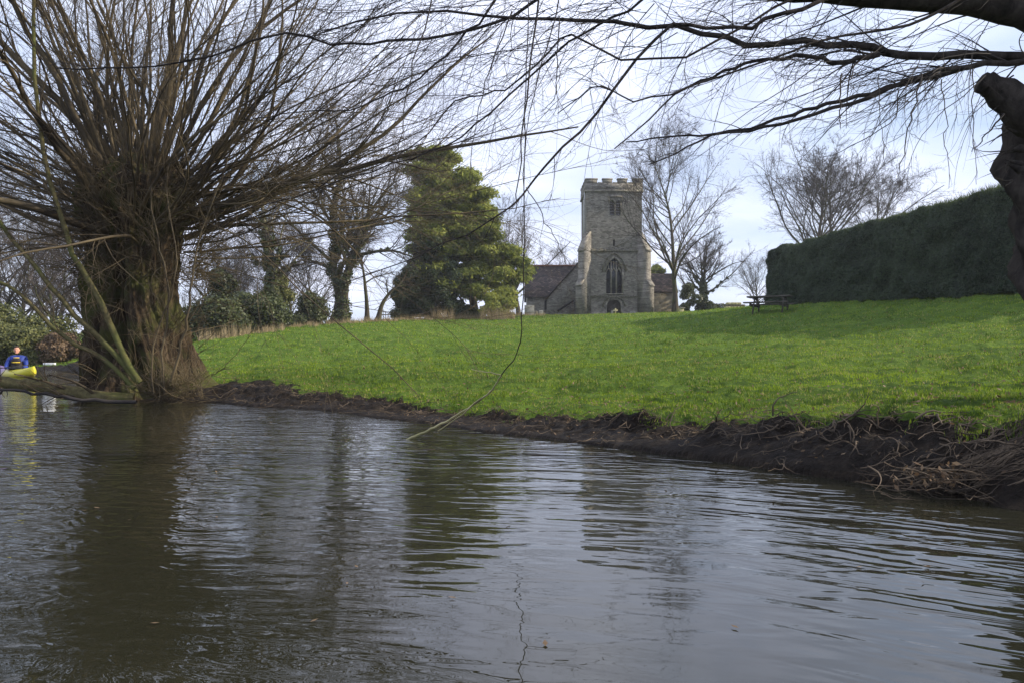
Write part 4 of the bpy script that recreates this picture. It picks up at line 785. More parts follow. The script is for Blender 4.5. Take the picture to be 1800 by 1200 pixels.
    # diagonal buttresses
    def buttress(cx__, sx_, mat):
        dirv = Vector((sx_, -1, 0)).normalized(); per = Vector((1, sx_, 0)).normalized()*0.42; o_ = Vector((cx__, CD, 0))-dirv*0.28
        pr = [(0.0, zg), (1.52, zg), (1.52, cZ(505)), (1.18, cZ(496)), (1.15, cZ(496)), (1.12, cZ(446)), (1.12, cZ(444)), (-0.05, cZ(409))]
        mb = MB(); lo = [o_+dirv*q+Vector((0, 0, z))-per for q, z in pr]; mb.prism(lo, per*2); mb.build('buttress', mat, root)
        for (q0, z0_), (q1, z1_) in (((1.60, cZ(505)+0.0), (1.14, cZ(494.8))), ((1.20, cZ(444)), (0.02, cZ(409.5)))):
            p_ = per*1.12; A = o_+dirv*q0+Vector((0, 0, z0_)); B = o_+dirv*q1+Vector((0, 0, z1_)); up_ = Vector((0, 0, 0.13)); dn = Vector((0, 0, 0.02))
            c_ = MB(); c_.hexa([A-p_+dn, A+p_+dn, B+p_+dn, B-p_+dn, A-p_+up_, A+p_+up_, B+p_+up_, B-p_+up_]); c_.build('coping', M['dressed'], root)
    buttress(x0, -1, M['stone']); buttress(x1, 1, M['stone'])
    # west window: hood, frame, mullions, tracery, glass
    wf = MB(); wi_ = arch(xm, cX(1093)-cX(1065.5), cZ(516), cZ(478), cZ(454), 12)[1:]; wo_ = arch(xm, cX(1096.5)-cX(1062), cZ(516), cZ(478), cZ(449.5), 12)[1:]
    band(wi_, wo_, CD-0.06, CD+0.1, wf); wd_ = wf.build('window', M['dressed'], root)
    ho = MB(); a1 = arch(xm, cX(1099)-cX(1060), cZ(478), cZ(478), cZ(446), 12)[1:]; a2 = arch(xm, cX(1101)-cX(1058), cZ(478), cZ(478), cZ(443.5), 12)[1:]
    band(a1, a2, CD-0.18, CD-0.003, ho); ho.build('hood_mould', M['mossy_stone'], root)
    gl = MB(); gl.box(cX(1065.2), cX(1093.3), CD+0.30, CD+0.33, cZ(516), cZ(453)); gl.build('pane', M['glass'], wd_)
    mu = MB(); wl = cX(1065.5); ww = cX(1093)-wl
    for f_ in (1/3, 2/3): mu.box(wl+ww*f_-0.07, wl+ww*f_+0.07, CD+0.12, CD+0.29, cZ(516), cZ(459))
    for k_ in range(3):
        c__ = wl+ww*(k_+0.5)/3; ai = arch(c__, ww/3-0.14, cZ(484), cZ(482), cZ(473), 8)[1:]; ao = arch(c__, ww/3, cZ(484), cZ(482), cZ(470), 8)[1:]; band(ai, ao, CD+0.14, CD+0.28, mu)
    for f_ in (1/6, 3/6, 5/6): mu.box(wl+ww*f_-0.04, wl+ww*f_+0.04, CD+0.15, CD+0.27, cZ(471), cZ(459 if f_ == 0.5 else 464))
    mu.build('mullion', M['dressed'], wd_)
    si = MB(); si.box(cX(1063), cX(1096), CD-0.14, CD+0.2, cZ(518), cZ(516.2)); si.build('sill', M['dressed'], wd_)
    # doorway
    df = MB(); xd = (cX(1066.5)+cX(1091.5))/2; ai = arch(xd, cX(1091)-cX(1067), cZ(556), cZ(537), cZ(527.5), 10)[1:]; ao = arch(xd, cX(1094)-cX(1064), cZ(556), cZ(537), cZ(525), 10)[1:]
    band(ai, ao, CD-0.08, CD+0.15, df); dd = df.build('doorway', M['dressed'], root)
    ho = MB(); a1 = arch(xd, cX(1097)-cX(1061), cZ(539), cZ(539), cZ(523.5), 10)[1:]; a2 = arch(xd, cX(1099.5)-cX(1058.5), cZ(539), cZ(539), cZ(521.8), 10)[1:]; band(a1, a2, CD-0.2, CD-0.003, ho); ho.build('hood_mould', M['mossy_stone'], root)
    dr = MB(); dr.box(cX(1067), cX(1091), CD+0.38, CD+0.44, zg, cZ(527)); dr.build('door', M['fence'], dd)
    # belfry
    lf = MB()
    for xc in (cX(1076.0), cX(1086.5)):
        ai = arch(xc, 0.50, cZ(379), cZ(358), cZ(351.5), 8)[1:]; ao = arch(xc, 0.66, cZ(379), cZ(358), cZ(349.8), 8)[1:]; band(ai, ao, CD-0.04, CD+0.12, lf)
    bw = lf.build('belfry_window', M['dressed'], root)
    lv = MB()
    for xc in (cX(1076.0), cX(1086.5)):
        for q in range(6):
            z_ = cZ(378)+q*0.28; lv.hexa([(xc-0.25, CD+0.12, z_), (xc+0.25, CD+0.12, z_), (xc+0.25, CD+0.36, z_+0.2), (xc-0.25, CD+0.36, z_+0.2), (xc-0.25, CD+0.12, z_+0.05), (xc+0.25, CD+0.12, z_+0.05), (xc+0.25, CD+0.36, z_+0.25), (xc-0.25, CD+0.36, z_+0.25)])
    lv.build('louvres', M['lead'], bw)
    hm = MB(); hx0, hx1 = cX(1068.8), cX(1094.2); z_ = cZ(347); hm.box(hx0, hx1, CD-0.14, CD-0.003, z_, z_+0.12); hm.box(hx0, hx0+0.11, CD-0.14, CD-0.003, cZ(355), z_-0.003); hm.box(hx1-0.11, hx1, CD-0.14, CD-0.003, cZ(355), z_-0.003); hm.build('hood_mould', M['dressed'], root)
    # downpipe
    pp = MB(); pp.tube([(x0-0.14, CD+0.5, cZ(337)), (x0-0.2, CD+0.5, cZ(360)), (x0-0.2, CD+0.5, cZ(418))], 0.05, 8); pp.build('downpipe', M['pipe'], root)
    # nave behind the tower, with a steep gable
    NY = CD+TW-0.6; ns = F/NY
    def nX(px): return (px-900)/F*NY
    def nZ(py): return HC+(HZ-py)/F*NY
    xr = (x0+x1)/2; xl = nX(963); zl = nZ(524); slope = (nZ(463)-nZ(524))/(nX(1017)-nX(963)); zr = zl+slope*(xr-xl); xr2 = nX(1152)
    g_ = MB(); xq = xr+(xr-xl)*0.52; zq = zr-slope*(xq-xr); g_.prism([(xl, NY, zg-0.5), (xq, NY, zg-0.5), (xq, NY, zq), (xr, NY, zr), (xl, NY, zl)], (0, 16, 0)); g_.build('nave_wall', M['stone'], root)
    rf = MB(); th_ = 0.22
    for sgn in (-1, 1):
        xe = xr-(xr-xl+0.25) if sgn < 0 else xq+0.2; ze = zr-slope*abs(xe-xr)
        rf.hexa([(xe, NY-0.12, ze+0.02), (xr, NY-0.12, zr+0.02), (xr, NY+16.2, zr+0.02), (xe, NY+16.2, ze+0.02), (xe, NY-0.12, ze+th_), (xr, NY-0.12, zr+th_), (xr, NY+16.2, zr+th_), (xe, NY+16.2, ze+th_)])
    rf.build('nave_roof', M['tiles'], root)
    # north transept: roof slope facing the river, ridge across
    NY2 = NY+3.2
    def mX(px, D): return (px-900)/F*D
    def mZ(py, D): return HC+(HZ-py)/F*D
    xa = mX(927, NY2); xb = xr; ze = mZ(522, NY2); yr = NY2+4.0; zr2 = mZ(470.5, yr)
    g_ = MB(); g_.prism([(xa, NY2, zg-0.8), (xa, yr+4, zg-0.8), (xa, yr+4, ze), (xa, yr, zr2-0.1), (xa, NY2, ze)], (xb-xa, 0, 0)); g_.build('transept_wall', M['stone'], root)
    rf = MB()
    for y_e in (NY2-0.3, yr+4.3):
        z_e = ze-0.16; rf.hexa([(xa-0.25, y_e, z_e), (xb, y_e, z_e), (xb, yr, zr2), (xa-0.25, yr, zr2), (xa-0.25, y_e, z_e+0.22), (xb, y_e, z_e+0.22), (xb, yr, zr2+0.2), (xa-0.25, yr, zr2+0.2)])
    ro = rf.build('transept_roof', M['tiles'], root); rd = MB(); rd.tube([(xa-0.27, yr, zr2+0.2), (xb, yr, zr2+0.2)], 0.13, 8); rd.build('ridge_tiles', M['ridge'], ro)
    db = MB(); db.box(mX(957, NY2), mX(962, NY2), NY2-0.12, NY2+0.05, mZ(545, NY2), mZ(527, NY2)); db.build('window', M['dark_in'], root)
    # sloping stair wall in the corner
    st = MB(); A = nX(981); B = nX(1008); st.prism([(A, NY-0.4, zg-0.4), (B, NY-0.4, zg-0.4), (B, NY-0.4, nZ(530)), (A, NY-0.4, nZ(548))], (0, 0.38, 0)); st.build('stair_wall', M['stone'], root)
    sp_ = MB(); a_ = Vector((A-0.1, NY-0.45, nZ(547))); b_ = Vector((B, NY-0.45, nZ(529))); sp_.tube([a_, b_], 0.1, 6); sp_.build('coping', M['dark_in'], root)
    # south transept, right of the tower
    SY = NY+1.0; xa2 = x1-0.5; xb2 = mX(1188, SY); ze = mZ(514, SY); yr = SY+2.6; zr2 = mZ(484, yr)
    g_ = MB(); g_.prism([(xa2, SY, zg-0.8), (xa2, yr+2.6, zg-0.8), (xa2, yr+2.6, ze), (xa2, yr, zr2-0.1), (xa2, SY, ze)], (xb2-xa2, 0, 0)); g_.build('transept_wall', M['stone_warm'], root)
    rf = MB()
    for y_e in (SY-0.3, yr+2.9):
        z_e = ze-0.12; rf.hexa([(xa2, y_e, z_e), (xb2+0.2, y_e, z_e), (xb2+0.2, yr, zr2), (xa2, yr, zr2), (xa2, y_e, z_e+0.22), (xb2+0.2, y_e, z_e+0.22), (xb2+0.2, yr, zr2+0.2), (xa2, yr, zr2+0.2)])
    rf.build('transept_roof', M['tiles'], root)
church()

# ------------------------------------------------------------------ churchyard objects
def headstone(px, D, w_, h_, label, shape, mat, rz=0, group=None):
    b = gp(px, D); root = empty('headstone', b, label, 'gravestone', group, rz); Mx = root.matrix_basis
    root.rotation_euler.z = rz; Mx = Matrix.Translation(Vector(b)) @ Matrix.Rotation(rz, 4, 'Z')
    mb = MB(); hw = w_/2
    if shape == 'round': pr = [(-hw, 0), (hw, 0), (hw, h_*0.82)]+[(hw*math.cos(a), h_*0.82+h_*0.18*math.sin(a)) for a in np.linspace(0.2, math.pi-0.2, 9)]+[(-hw, h_*0.82)]
    elif shape == 'cross': a = hw*0.28; pr = [(-a, 0), (a, 0), (a, h_*0.55), (hw, h_*0.55), (hw, h_*0.75), (a, h_*0.75), (a, h_), (-a, h_), (-a, h_*0.75), (-hw, h_*0.75), (-hw, h_*0.55), (-a, h_*0.55)]
    else: pr = [(-hw, 0), (hw, 0), (hw, h_), (-hw, h_)]
    mb.prism([Mx @ Vector((x, -0.06, z)) for x, z in pr], Mx.to_3x3() @ Vector((0, 0.13, 0)))
    sl_ = mb.build('slab', M[mat], root, bevel=0.012)
    mb = MB(); mb.box(-hw-0.1, hw+0.1, -0.15, 0.18, -0.1, 0.08, Mx); mb.build('plinth', M[mat], root, bevel=0.01)
G_ = 'gravestones in front of the church'
headstone(930.5, 78, 0.95, 1.05, 'square grey headstone at the left corner of the church', 'square', 'grave', 0.1, G_)
headstone(941, 81, 0.5, 0.45, 'low pinkish headstone right beside the square grey one', 'round', 'dressed', 0, G_)
headstone(951, 81.5, 0.45, 0.5, 'low worn headstone in front of the left transept', 'round', 'grave', 0.2, G_)
headstone(1082, 80, 0.45, 0.62, 'small yellowish stone cross in front of the church door', 'cross', 'yellow_stone', 0, G_)
headstone(1076, 80.5, 0.22, 0.42, 'tiny dark headstone just left of the yellowish cross', 'round', 'grave', 0, G_)
headstone(1112, 82, 0.5, 0.28, 'very low headstone right of the church door', 'round', 'grave', 0, G_)
b = gp(1194, 72); root = empty('chest_tomb', b, 'small pale stone tomb at the foot of the tall bare tree', 'tomb')
mb = MB(); mb.box(b[0]-0.36, b[0]+0.36, b[1]-0.3, b[1]+0.9, b[2]-0.1, b[2]+0.32); mb.build('chest', M['yellow_stone'], root, bevel=0.02)
mb = MB(); mb.box(b[0]-0.45, b[0]+0.45, b[1]-0.4, b[1]+1.0, b[2]+0.323, b[2]+0.42); mb.build('lid', M['dressed'], root, bevel=0.02)
# low rounded tan stone wall left of the picnic table
b = gp(1290, 62); root = empty('stone_wall', b, 'short tan dry-stone wall with rounded top left of the picnic table', 'wall')
rr = random.Random(3)
for row in range(4):
    mb = MB(); x = -0.72+row*0.05
    while x < 0.66-row*0.04:
        w_ = rr.uniform(0.14, 0.32); h = 0.16; mb.box(b[0]+x, b[0]+x+w_-0.012, b[1]-0.22+rr.uniform(-0.03, 0.03), b[1]+0.3, b[2]-0.02+row*h+rr.uniform(0, 0.01), b[2]-0.03+(row+1)*h); x += w_
    mb.build('stone_course', M['yellow_stone' if row % 2 else 'stone_warm'], root, bevel=0.015)

# picnic table
def picnic():
    b = gp(1353, 35); rz = rad(-30); root = empty('picnic_table', b, 'weathered wooden picnic table with fixed benches on the grass beside the hedge', 'picnic table', None, rz)
    Mx = Matrix.Translation(Vector(b)) @ Matrix.Rotation(rz, 4, 'Z')
    def pc(nm, boxes, M2=None):
        mb = MB()
        for q in boxes: mb.box(*q, M=Mx if M2 is None else Mx @ M2)
        return mb.build(nm, M['old_wood'], root, bevel=0.006)
    pc('tabletop', [(-0.92, 0.92, -0.36+i*0.146, -0.36+i*0.146+0.132, 0.72, 0.785) for i in range(5)])
    for s in (-1, 1): pc('bench', [(-0.92, 0.92, s*0.86-0.14+i*0.146, s*0.86-0.14+i*0.146+0.13, 0.435, 0.49) for i in range(2)])
    for sx_ in (-0.62, 0.62):
        mb = MB(); mb.box(sx_-0.045, sx_+0.003, -0.95, 0.95, 0.315, 0.432, Mx); mb.build('crossbeam', M['old_wood'], root, bevel=0.004)
        mb = MB(); mb.box(sx_-0.045, sx_+0.003, -0.35, 0.35, 0.63, 0.718, Mx); mb.build('top_batten', M['old_wood'], root, bevel=0.004)
        for s in (-1, 1):
            mb = MB(); mb.hexa([Mx @ Vector(q) for q in ((sx_+0.006, s*0.66-0.05, -0.03), (sx_+0.054, s*0.66-0.05, -0.03), (sx_+0.054, s*0.66+0.05, -0.03), (sx_+0.006, s*0.66+0.05, -0.03), (sx_+0.006, s*0.24-0.05, 0.715), (sx_+0.054, s*0.24-0.05, 0.715), (sx_+0.054, s*0.24+0.05, 0.715), (sx_+0.006, s*0.24+0.05, 0.715))]); mb.build('leg', M['old_wood'], root)
        s = 1 if sx_ > 0 else -1
        mb = MB(); mb.hexa([Mx @ Vector(q) for q in ((sx_-s*0.05, -0.04, 0.40), (sx_-s*0.09, -0.04, 0.40), (sx_-s*0.09, 0.04, 0.40), (sx_-s*0.05, 0.04, 0.40), (sx_-s*0.5, -0.04, 0.715), (sx_-s*0.54, -0.04, 0.715), (sx_-s*0.54, 0.04, 0.715), (sx_-s*0.5, 0.04, 0.715))]); mb.build('brace', M['old_wood'], root)
picnic()

# small lattice fence beside the evergreen
a = gp(674, 64); root = empty('lattice_gate', a, 'small dark lattice gate left of the evergreen shrub', 'gate')
mb = MB(); x0_, z0_ = a[0], a[2]
for i in range(5): mb.box(x0_-0.45+i*0.2, x0_-0.40+i*0.2, a[1], a[1]+0.04, z0_-0.05, z0_+0.75+0.12*(2-abs(i-2)))
mb.build('pickets', M['fence'], root); mb = MB(); mb.box(x0_-0.5, x0_+0.5, a[1]+0.043, a[1]+0.083, z0_+0.15, z0_+0.23); mb.box(x0_-0.5, x0_+0.5, a[1]+0.043, a[1]+0.083, z0_+0.55, z0_+0.63); mb.build('rails', M['fence'], root)
# white board on the far bank
b = gp(87, 36.3); root = empty('white_board', b, 'white board lying on the far bank right of the kayak', 'board'); mb = MB()
mb.box(b[0]-0.27, b[0]+0.27, b[1]-0.05, b[1]+0.05, b[2]+0.10, b[2]+0.20); mb.build('board', M['white_paint'], root, bevel=0.01)
mb = MB(); mb.box(b[0]-0.22, b[0]-0.16, b[1]-0.04, b[1]+0.04, b[2]-0.1, b[2]+0.098); mb.build('post', M['fence'], root); mb = MB(); mb.box(b[0]+0.16, b[0]+0.22, b[1]-0.04, b[1]+0.04, b[2]-0.1, b[2]+0.098); mb.build('post', M['fence'], root)

# ------------------------------------------------------------------ kayak, kayaker and paddle
KL = at(30, 655, 25.5); KX, KY = KL.x, KL.y; KR = rad(-38)        # bow towards the camera and a little right
def kayak():
    root = empty('kayak', (KX, KY, 0), 'yellow and purple kayak with its bow pointing out of the shadows at far left', 'kayak', None, KR)
    Mx = Matrix.Translation((KX, KY, 0)) @ Matrix.Rotation(KR, 4, 'Z')
    n = 26; k = 16; V = []; xs = np.linspace(-1.35, 1.3, n)
    for x in xs:
        u = (x+0.03)/1.34; wv = 0.31*(1-abs(u)**2.6)**0.8+0.012; rise = 0.10*abs(u)**2.5; top = 0.24+rise*1.1; bot = -0.10+rise*2.0
        for j in range(k):
            a = 2*math.pi*j/k; cy = math.cos(a); sy = math.sin(a); V.append(tuple(Mx @ Vector((x, wv*(abs(cy)**0.8)*np.sign(cy), (top+bot)/2+(top-bot)/2*(abs(sy)**0.9)*np.sign(sy)))))
    i = np.arange(n-1)[:, None]*k; j = np.arange(k)[None]; j2 = (j+1) % k
    mesh_np('hull', V, [np.stack([i+j, i+j2, i+k+j2, i+k+j], -1).reshape(-1, 4), np.array([list(range(k))]), np.array([[(n-1)*k+q for q in range(k)]])], M['hull'], root, True)
    mb = MB(); pts = [Mx @ Vector((0.0+0.42*math.cos(a), 0.23*math.sin(a), 0.265)) for a in np.linspace(0, 2*math.pi, 25)]; mb.tube(pts, 0.02, 8); mb.build('cockpit_rim', M['black'], root, True)
    mb = MB(); mb.lathe((0, 0, 0), [(1.0, 0.262), (0.8, 0.30), (0.5, 0.33)], 24); mb.v = [tuple(Mx @ Vector((x*0.41, y*0.22, z))) for x, y, z in mb.v]; mb.build('spray_deck', M['black'], root, True)
kayak()
def skin_mesh(verts, edges, radii, sub=2):
    me = bpy.data.meshes.new('sk'); me.from_pydata(verts, edges, []); o_ = bpy.data.objects.new('sk', me); C.objects.link(o_)
    md = o_.modifiers.new('s', 'SKIN'); 
    for i, rr_ in enumerate(radii): me.skin_vertices[0].data[i].radius = (rr_, rr_) if not isinstance(rr_, tuple) else rr_
    me.skin_vertices[0].data[0].use_root = True
    o_.modifiers.new('u', 'SUBSURF').levels = sub
    dg = bpy.context.evaluated_depsgraph_get(); dg.update(); ev = o_.evaluated_get(dg); m2 = bpy.data.meshes.new_from_object(ev)
    V = np.array([v.co[:] for v in m2.vertices]); F_ = [list(p_.vertices) for p_ in m2.polygons]
    bpy.data.objects.remove(o_); return V, F_
def person():
    # local frame: +x ahead of the person, z up, hips at origin; turned to face the camera
    fr_ = rad(-72); root = empty('person', (KX, KY, 0.18), 'kayaker in blue jacket and dark life vest with yellow straps, holding a paddle', 'person', None, fr_)
    Mx = Matrix.Translation((KX, KY, 0.18)) @ Matrix.Rotation(fr_, 4, 'Z')
    allV = []; allF = []; PMi = Matrix()
    def addp(V, F_):
        o_ = sum(len(v) for v in allV); allV.append(V); allF.extend([[i+o_ for i in f] for f in F_])
    vs_ = [(0, 0, 0.0), (0.0, 0, 0.14), (-0.01, 0, 0.30), (-0.01, 0, 0.42), (0.0, 0, 0.49), (0.02, 0, 0.56)]; es = [(0, 1), (1, 2), (2, 3), (3, 4), (4, 5)]; ra = [(0.13, 0.17), (0.12, 0.15), (0.13, 0.17), (0.11, 0.16), 0.06, 0.055]
    for s in (-1, 1):
        b = len(vs_); vs_ += [(-0.01, s*0.18, 0.42), (0.04, s*0.27, 0.20), (0.10, s*0.27, 0.10), (0.27, s*0.235, 0.13), (0.33, s*0.225, 0.14)]; es += [(3, b), (b, b+1), (b+1, b+2), (b+2, b+3), (b+3, b+4)]; ra += [0.065, 0.05, 0.045, 0.032, 0.03]
        b = len(vs_); vs_ += [(0.08, s*0.10, 0.0), (0.45, s*0.13, 0.06), (0.85, s*0.10, -0.06)]; es += [(0, b), (b, b+1), (b+1, b+2)]; ra += [0.085, 0.065, 0.045]
    V, F_ = skin_mesh(vs_, es, ra); addp(V, F_)
    for s in (-1, 1):       # palms, five fingers closing on the shaft, thumb from the side
        hx = 0.36; hy = s*0.215
        V, F_ = skin_mesh([(hx-0.03, hy, 0.142), (hx+0.01, hy, 0.150), (hx+0.05, hy, 0.158)], [(0, 1), (1, 2)], [(0.03, 0.022), (0.038, 0.017), (0.036, 0.015)]); addp(V, F_)
        for k_, ln in enumerate((0.9, 1.0, 0.94, 0.75)):
            y = hy+(k_-1.5)*0.019; q = [(hx+0.045, y, 0.162), (hx+0.045+0.034*ln, y, 0.160), (hx+0.05+0.043*ln, y, 0.134), (hx+0.04+0.026*ln, y, 0.114)]
            V, F_ = skin_mesh(q, [(0, 1), (1, 2), (2, 3)], [0.0095, 0.009, 0.0085, 0.0075], 1); addp(V, F_)
        q = [(hx, hy-s*0.028, 0.142), (hx+0.03, hy-s*0.046, 0.128), (hx+0.055, hy-s*0.040, 0.112)]; V, F_ = skin_mesh(q, [(0, 1), (1, 2)], [0.012, 0.010, 0.009], 1); addp(V, F_)
    # head
    bm = bmesh.new(); bmesh.ops.create_uvsphere(bm, u_segments=32, v_segments=24, radius=1)
    for v in bm.verts:
        x, y, z = v.co; sx_ = 0.098*(1 if x > 0 else 1.03); w_ = 0.078*(1-0.22*max(0, -z)); v.co = (x*sx_*(1-0.10*max(0, -z)), y*w_, z*0.122)
        if x > 0.6: v.co.x -= 0.012*math.exp(-((z-0.12)/0.16)**2)*(1 if abs(y) < 0.55 else 0)      # eye sockets
        if z < -0.5 and x > 0.2: v.co.x += 0.012
    V = np.array([v.co[:] for v in bm.verts])+np.array([0.035, 0, 0.66]); F_ = [[v.index for v in f.verts] for f in bm.faces]; bm.free(); addp(V, F_)
    def ball(c, s_, seg=12):
        bm = bmesh.new(); bmesh.ops.create_uvsphere(bm, u_segments=seg, v_segments=8, radius=1); V = np.array([v.co[:] for v in bm.verts])*np.array(s_)+np.array(c); F_ = [[v.index for v in f.verts] for f in bm.faces]; bm.free(); return V, F_
    for c, s_ in [((0.135, 0, 0.652), (0.020, 0.014, 0.017)), ((0.127, 0, 0.672), (0.012, 0.009, 0.025)), ((0.122, 0, 0.612), (0.014, 0.026, 0.006)), ((0.12, 0, 0.602), (0.014, 0.022, 0.006)), ((0.11, 0, 0.570), (0.022, 0.026, 0.016)),
                  ((0.025, 0.083, 0.655), (0.016, 0.010, 0.030)), ((0.025, -0.083, 0.655), (0.016, 0.010, 0.030)), ((0.112, 0.03, 0.693), (0.018, 0.022, 0.007)), ((0.112, -0.03, 0.693), (0.018, 0.022, 0.007))]: addp(*ball(c, s_))
    d = {}
    for f in allF: d.setdefault(len(f), []).append(f)
    V = np.concatenate(allV); R_ = np.array(Mx); V = V @ R_[:3, :3].T+R_[:3, 3]
    bd = mesh_np('body', V, list(d.values()), M['skin'], root, True); md = bd.modifiers.new('r', 'REMESH'); md.mode = 'VOXEL'; md.voxel_size = 0.0065; md.use_smooth_shade = True
    dg = bpy.context.evaluated_depsgraph_get(); dg.update(); m2 = bpy.data.meshes.new_from_object(bd.evaluated_get(dg)); bd.modifiers.clear(); bd.data = m2
    bm = bmesh.new(); bm.from_mesh(m2); seen = set(); comps = []
    for v in bm.verts:
        if v in seen: continue
        st = [v]; seen.add(v); cp_ = []
        while st:
            q = st.pop(); cp_.append(q)
            for e_ in q.link_edges:
                u_ = e_.other_vert(q)
                if u_ not in seen: seen.add(u_); st.append(u_)
        comps.append(cp_)
    comps.sort(key=len); print('body pieces', [(len(c), [round(x, 3) for x in (PMi @ c[0].co)]) for c in comps[-8:]])
    for c in comps[:-1]: bmesh.ops.delete(bm, geom=c, context='VERTS')
    bm.to_mesh(m2); bm.free()
    def part(nm, V, F_, mat, smooth=True):
        d = {}
        for f in F_: d.setdefault(len(f), []).append(f)
        V = np.asarray(V) @ R_[:3, :3].T+R_[:3, 3]; return mesh_np(nm, V, list(d.values()), mat, root, smooth)
    # eyes and mouth
    for s in (-1, 1): V, F_ = ball((0.122, s*0.030, 0.680), (0.010, 0.012, 0.006)); part('eye', V, F_, M['hair'])
    # hair: cap with a short fringe
    bm = bmesh.new(); bmesh.ops.create_uvsphere(bm, u_segments=32, v_segments=24, radius=1); rr_ = random.Random(1)
    bmesh.ops.delete(bm, geom=[v for v in bm.verts if (v.co.x > 0.35 and v.co.z < 0.52) or v.co.z < -0.35 or (v.co.x > 0.1 and v.co.z < 0.2)], context='VERTS')
    for v in bm.verts: v.co = (v.co.x*0.108+0.030, v.co.y*0.089, v.co.z*0.134+0.664+rr_.uniform(-0.004, 0.004))
    bm.verts.index_update(); V = [v.co[:] for v in bm.verts]; F_ = [[v.index for v in f.verts] for f in bm.faces]; bm.free(); part('hair', V, F_, M['hair'])
    # jacket
    vs2 = [(0, 0, 0.02), (0.0, 0, 0.14), (-0.01, 0, 0.30), (-0.01, 0, 0.42), (0.0, 0, 0.50)]; es2 = [(0, 1), (1, 2), (2, 3), (3, 4)]; ra2 = [(0.15, 0.19), (0.14, 0.17), (0.15, 0.19), (0.125, 0.175), 0.07]
    for s in (-1, 1):
        b = len(vs2); vs2 += [(-0.01, s*0.185, 0.425), (0.04, s*0.275, 0.20), (0.10, s*0.275, 0.095), (0.26, s*0.237, 0.128)]; es2 += [(3, b), (b, b+1), (b+1, b+2), (b+2, b+3)]; ra2 += [0.085, 0.075, 0.068, 0.05]
    V, F_ = skin_mesh(vs2, es2, ra2); part('jacket', V, F_, M['blue'])
    V, F_ = skin_mesh([(0.0, 0, 0.08), (0.0, 0, 0.2), (-0.0, 0, 0.32), (0.0, 0, 0.42)], [(0, 1), (1, 2), (2, 3)], [(0.185, 0.205), (0.18, 0.195), (0.19, 0.195), (0.165, 0.15)]); part('life_vest', V, F_, M['vest'])
    for z_, rx, ry in ((0.42, 0.15, 0.10), (0.27, 0.195, 0.15)):
        mb = MB(); 
        for a in range(24):
            a0, a1 = a/24*2*math.pi, (a+1)/24*2*math.pi; o_ = 1.03
            p_ = [(rx*math.cos(a0), ry*math.sin(a0), z_-0.012), (rx*math.cos(a1), ry*math.sin(a1), z_-0.012), (rx*o_*1.02*math.cos(a1), ry*o_*1.02*math.sin(a1), z_-0.012), (rx*o_*1.02*math.cos(a0), ry*o_*1.02*math.sin(a0), z_-0.012)]
            mb.hexa(p_+[(x, y, z+0.026) for x, y, z in p_])
        part('strap', mb.v, mb.f, M['strap'], False)
    return Mx
PM = person()
root = empty('paddle', tuple(PM @ Vector((0.415, 0, 0.138))), 'black-shafted paddle with a yellow blade held across the kayak', 'paddle')
mb = MB(); A_ = PM @ Vector((0.415, -1.0, 0.02)); B_ = PM @ Vector((0.415, 0.42, 0.188)); mb.tube([A_, B_], 0.014, 10); mb.build('shaft', M['black'], root, True)
gm = MB(); gm.tube([B_-Vector((0, 0, 0.05)), B_+Vector((0, 0, 0.05))], 0.018, 8); gm.build('grip', M['black'], root, True)
for s, E in ((-1, A_),):
    mb = MB(); dv = (A_-B_).normalized() if s < 0 else (B_-A_).normalized(); up_ = Vector((0, 0, 1)); up_ = (up_-dv*up_.dot(dv)).normalized(); nn_ = dv.cross(up_)*0.012
    out_ = [(0, 0.015), (0.12, 0.07), (0.32, 0.095), (0.44, 0.07), (0.46, 0), (0.42, -0.07), (0.30, -0.09), (0.12, -0.06), (0, -0.015)]
    mb.prism([E+dv*(u-0.02)+up_*v_-nn_*0.5 for u, v_ in out_], nn_); mb.build('blade', M['black'] if s > 0 else M['strap'], root)

# ------------------------------------------------------------------ grass, dry stalks, roots and litter
def blades(n, px, D, h, wd, r, name, mat, label, cat='grass', bend=0.35, turf=None, zoff=0):
    x = (px-900)/F*D; y = D; z, sd = ground_z(x, y)
    if turf is not None:
        tw = 0.62+0.10*fbm2(x, y, 2.0, 21)+np.clip((-2.0-x)/3.5, 0, 1)*0.9*(y < 14)
        ragged = 0.16*fbm2(x, y, 0.5, 23, 2)
        keep = sd > tw*1.0+ragged+r.normal(0, 0.05, len(x)); keep &= r.random(len(x)) > 0.95*np.exp(-(polydist(x, y, track)/0.38)**2)
        x, y, z, h, wd, D = x[keep], y[keep], z[keep], h[keep], wd[keep], D[keep]
    n = len(x); a = r.uniform(0, 2*math.pi, n); hx, hy = np.cos(a), np.sin(a); b = r.uniform(0, 2*math.pi, n); bd = r.uniform(0, bend*2, n)*h
    p = np.stack([x, y, z-0.004+zoff], -1); s_ = np.stack([hx, hy, 0*hx], -1)*wd[:, None]*0.5
    tip = p+np.stack([np.cos(b)*bd, np.sin(b)*bd, h], -1)
    o_ = mesh_np(name, np.stack([p-s_, p+s_, tip], 1).reshape(-1, 3), [np.arange(3*n).reshape(-1, 3)], mat); tag(o_, label, cat, kind='stuff'); return o_
r = np.random.default_rng(99); n = 540000
D = np.exp(r.uniform(math.log(4.2), math.log(84), n)); px = r.uniform(-150, 2000, n)
xx = (px-900)/F*D; cl_ = 0.75+0.5*fbm2(xx, D, 0.55, 71, 3)+0.35*fbm2(xx, D, 2.2, 72, 2); h = np.clip(0.022+0.0013*D, 0.024, 0.11)*np.clip(cl_, 0.15, 2.0)*r.uniform(0.6, 1.4, n); wd = np.clip(0.0035+0.00085*D, 0.004, 0.055)*r.uniform(0.7, 1.3, n)
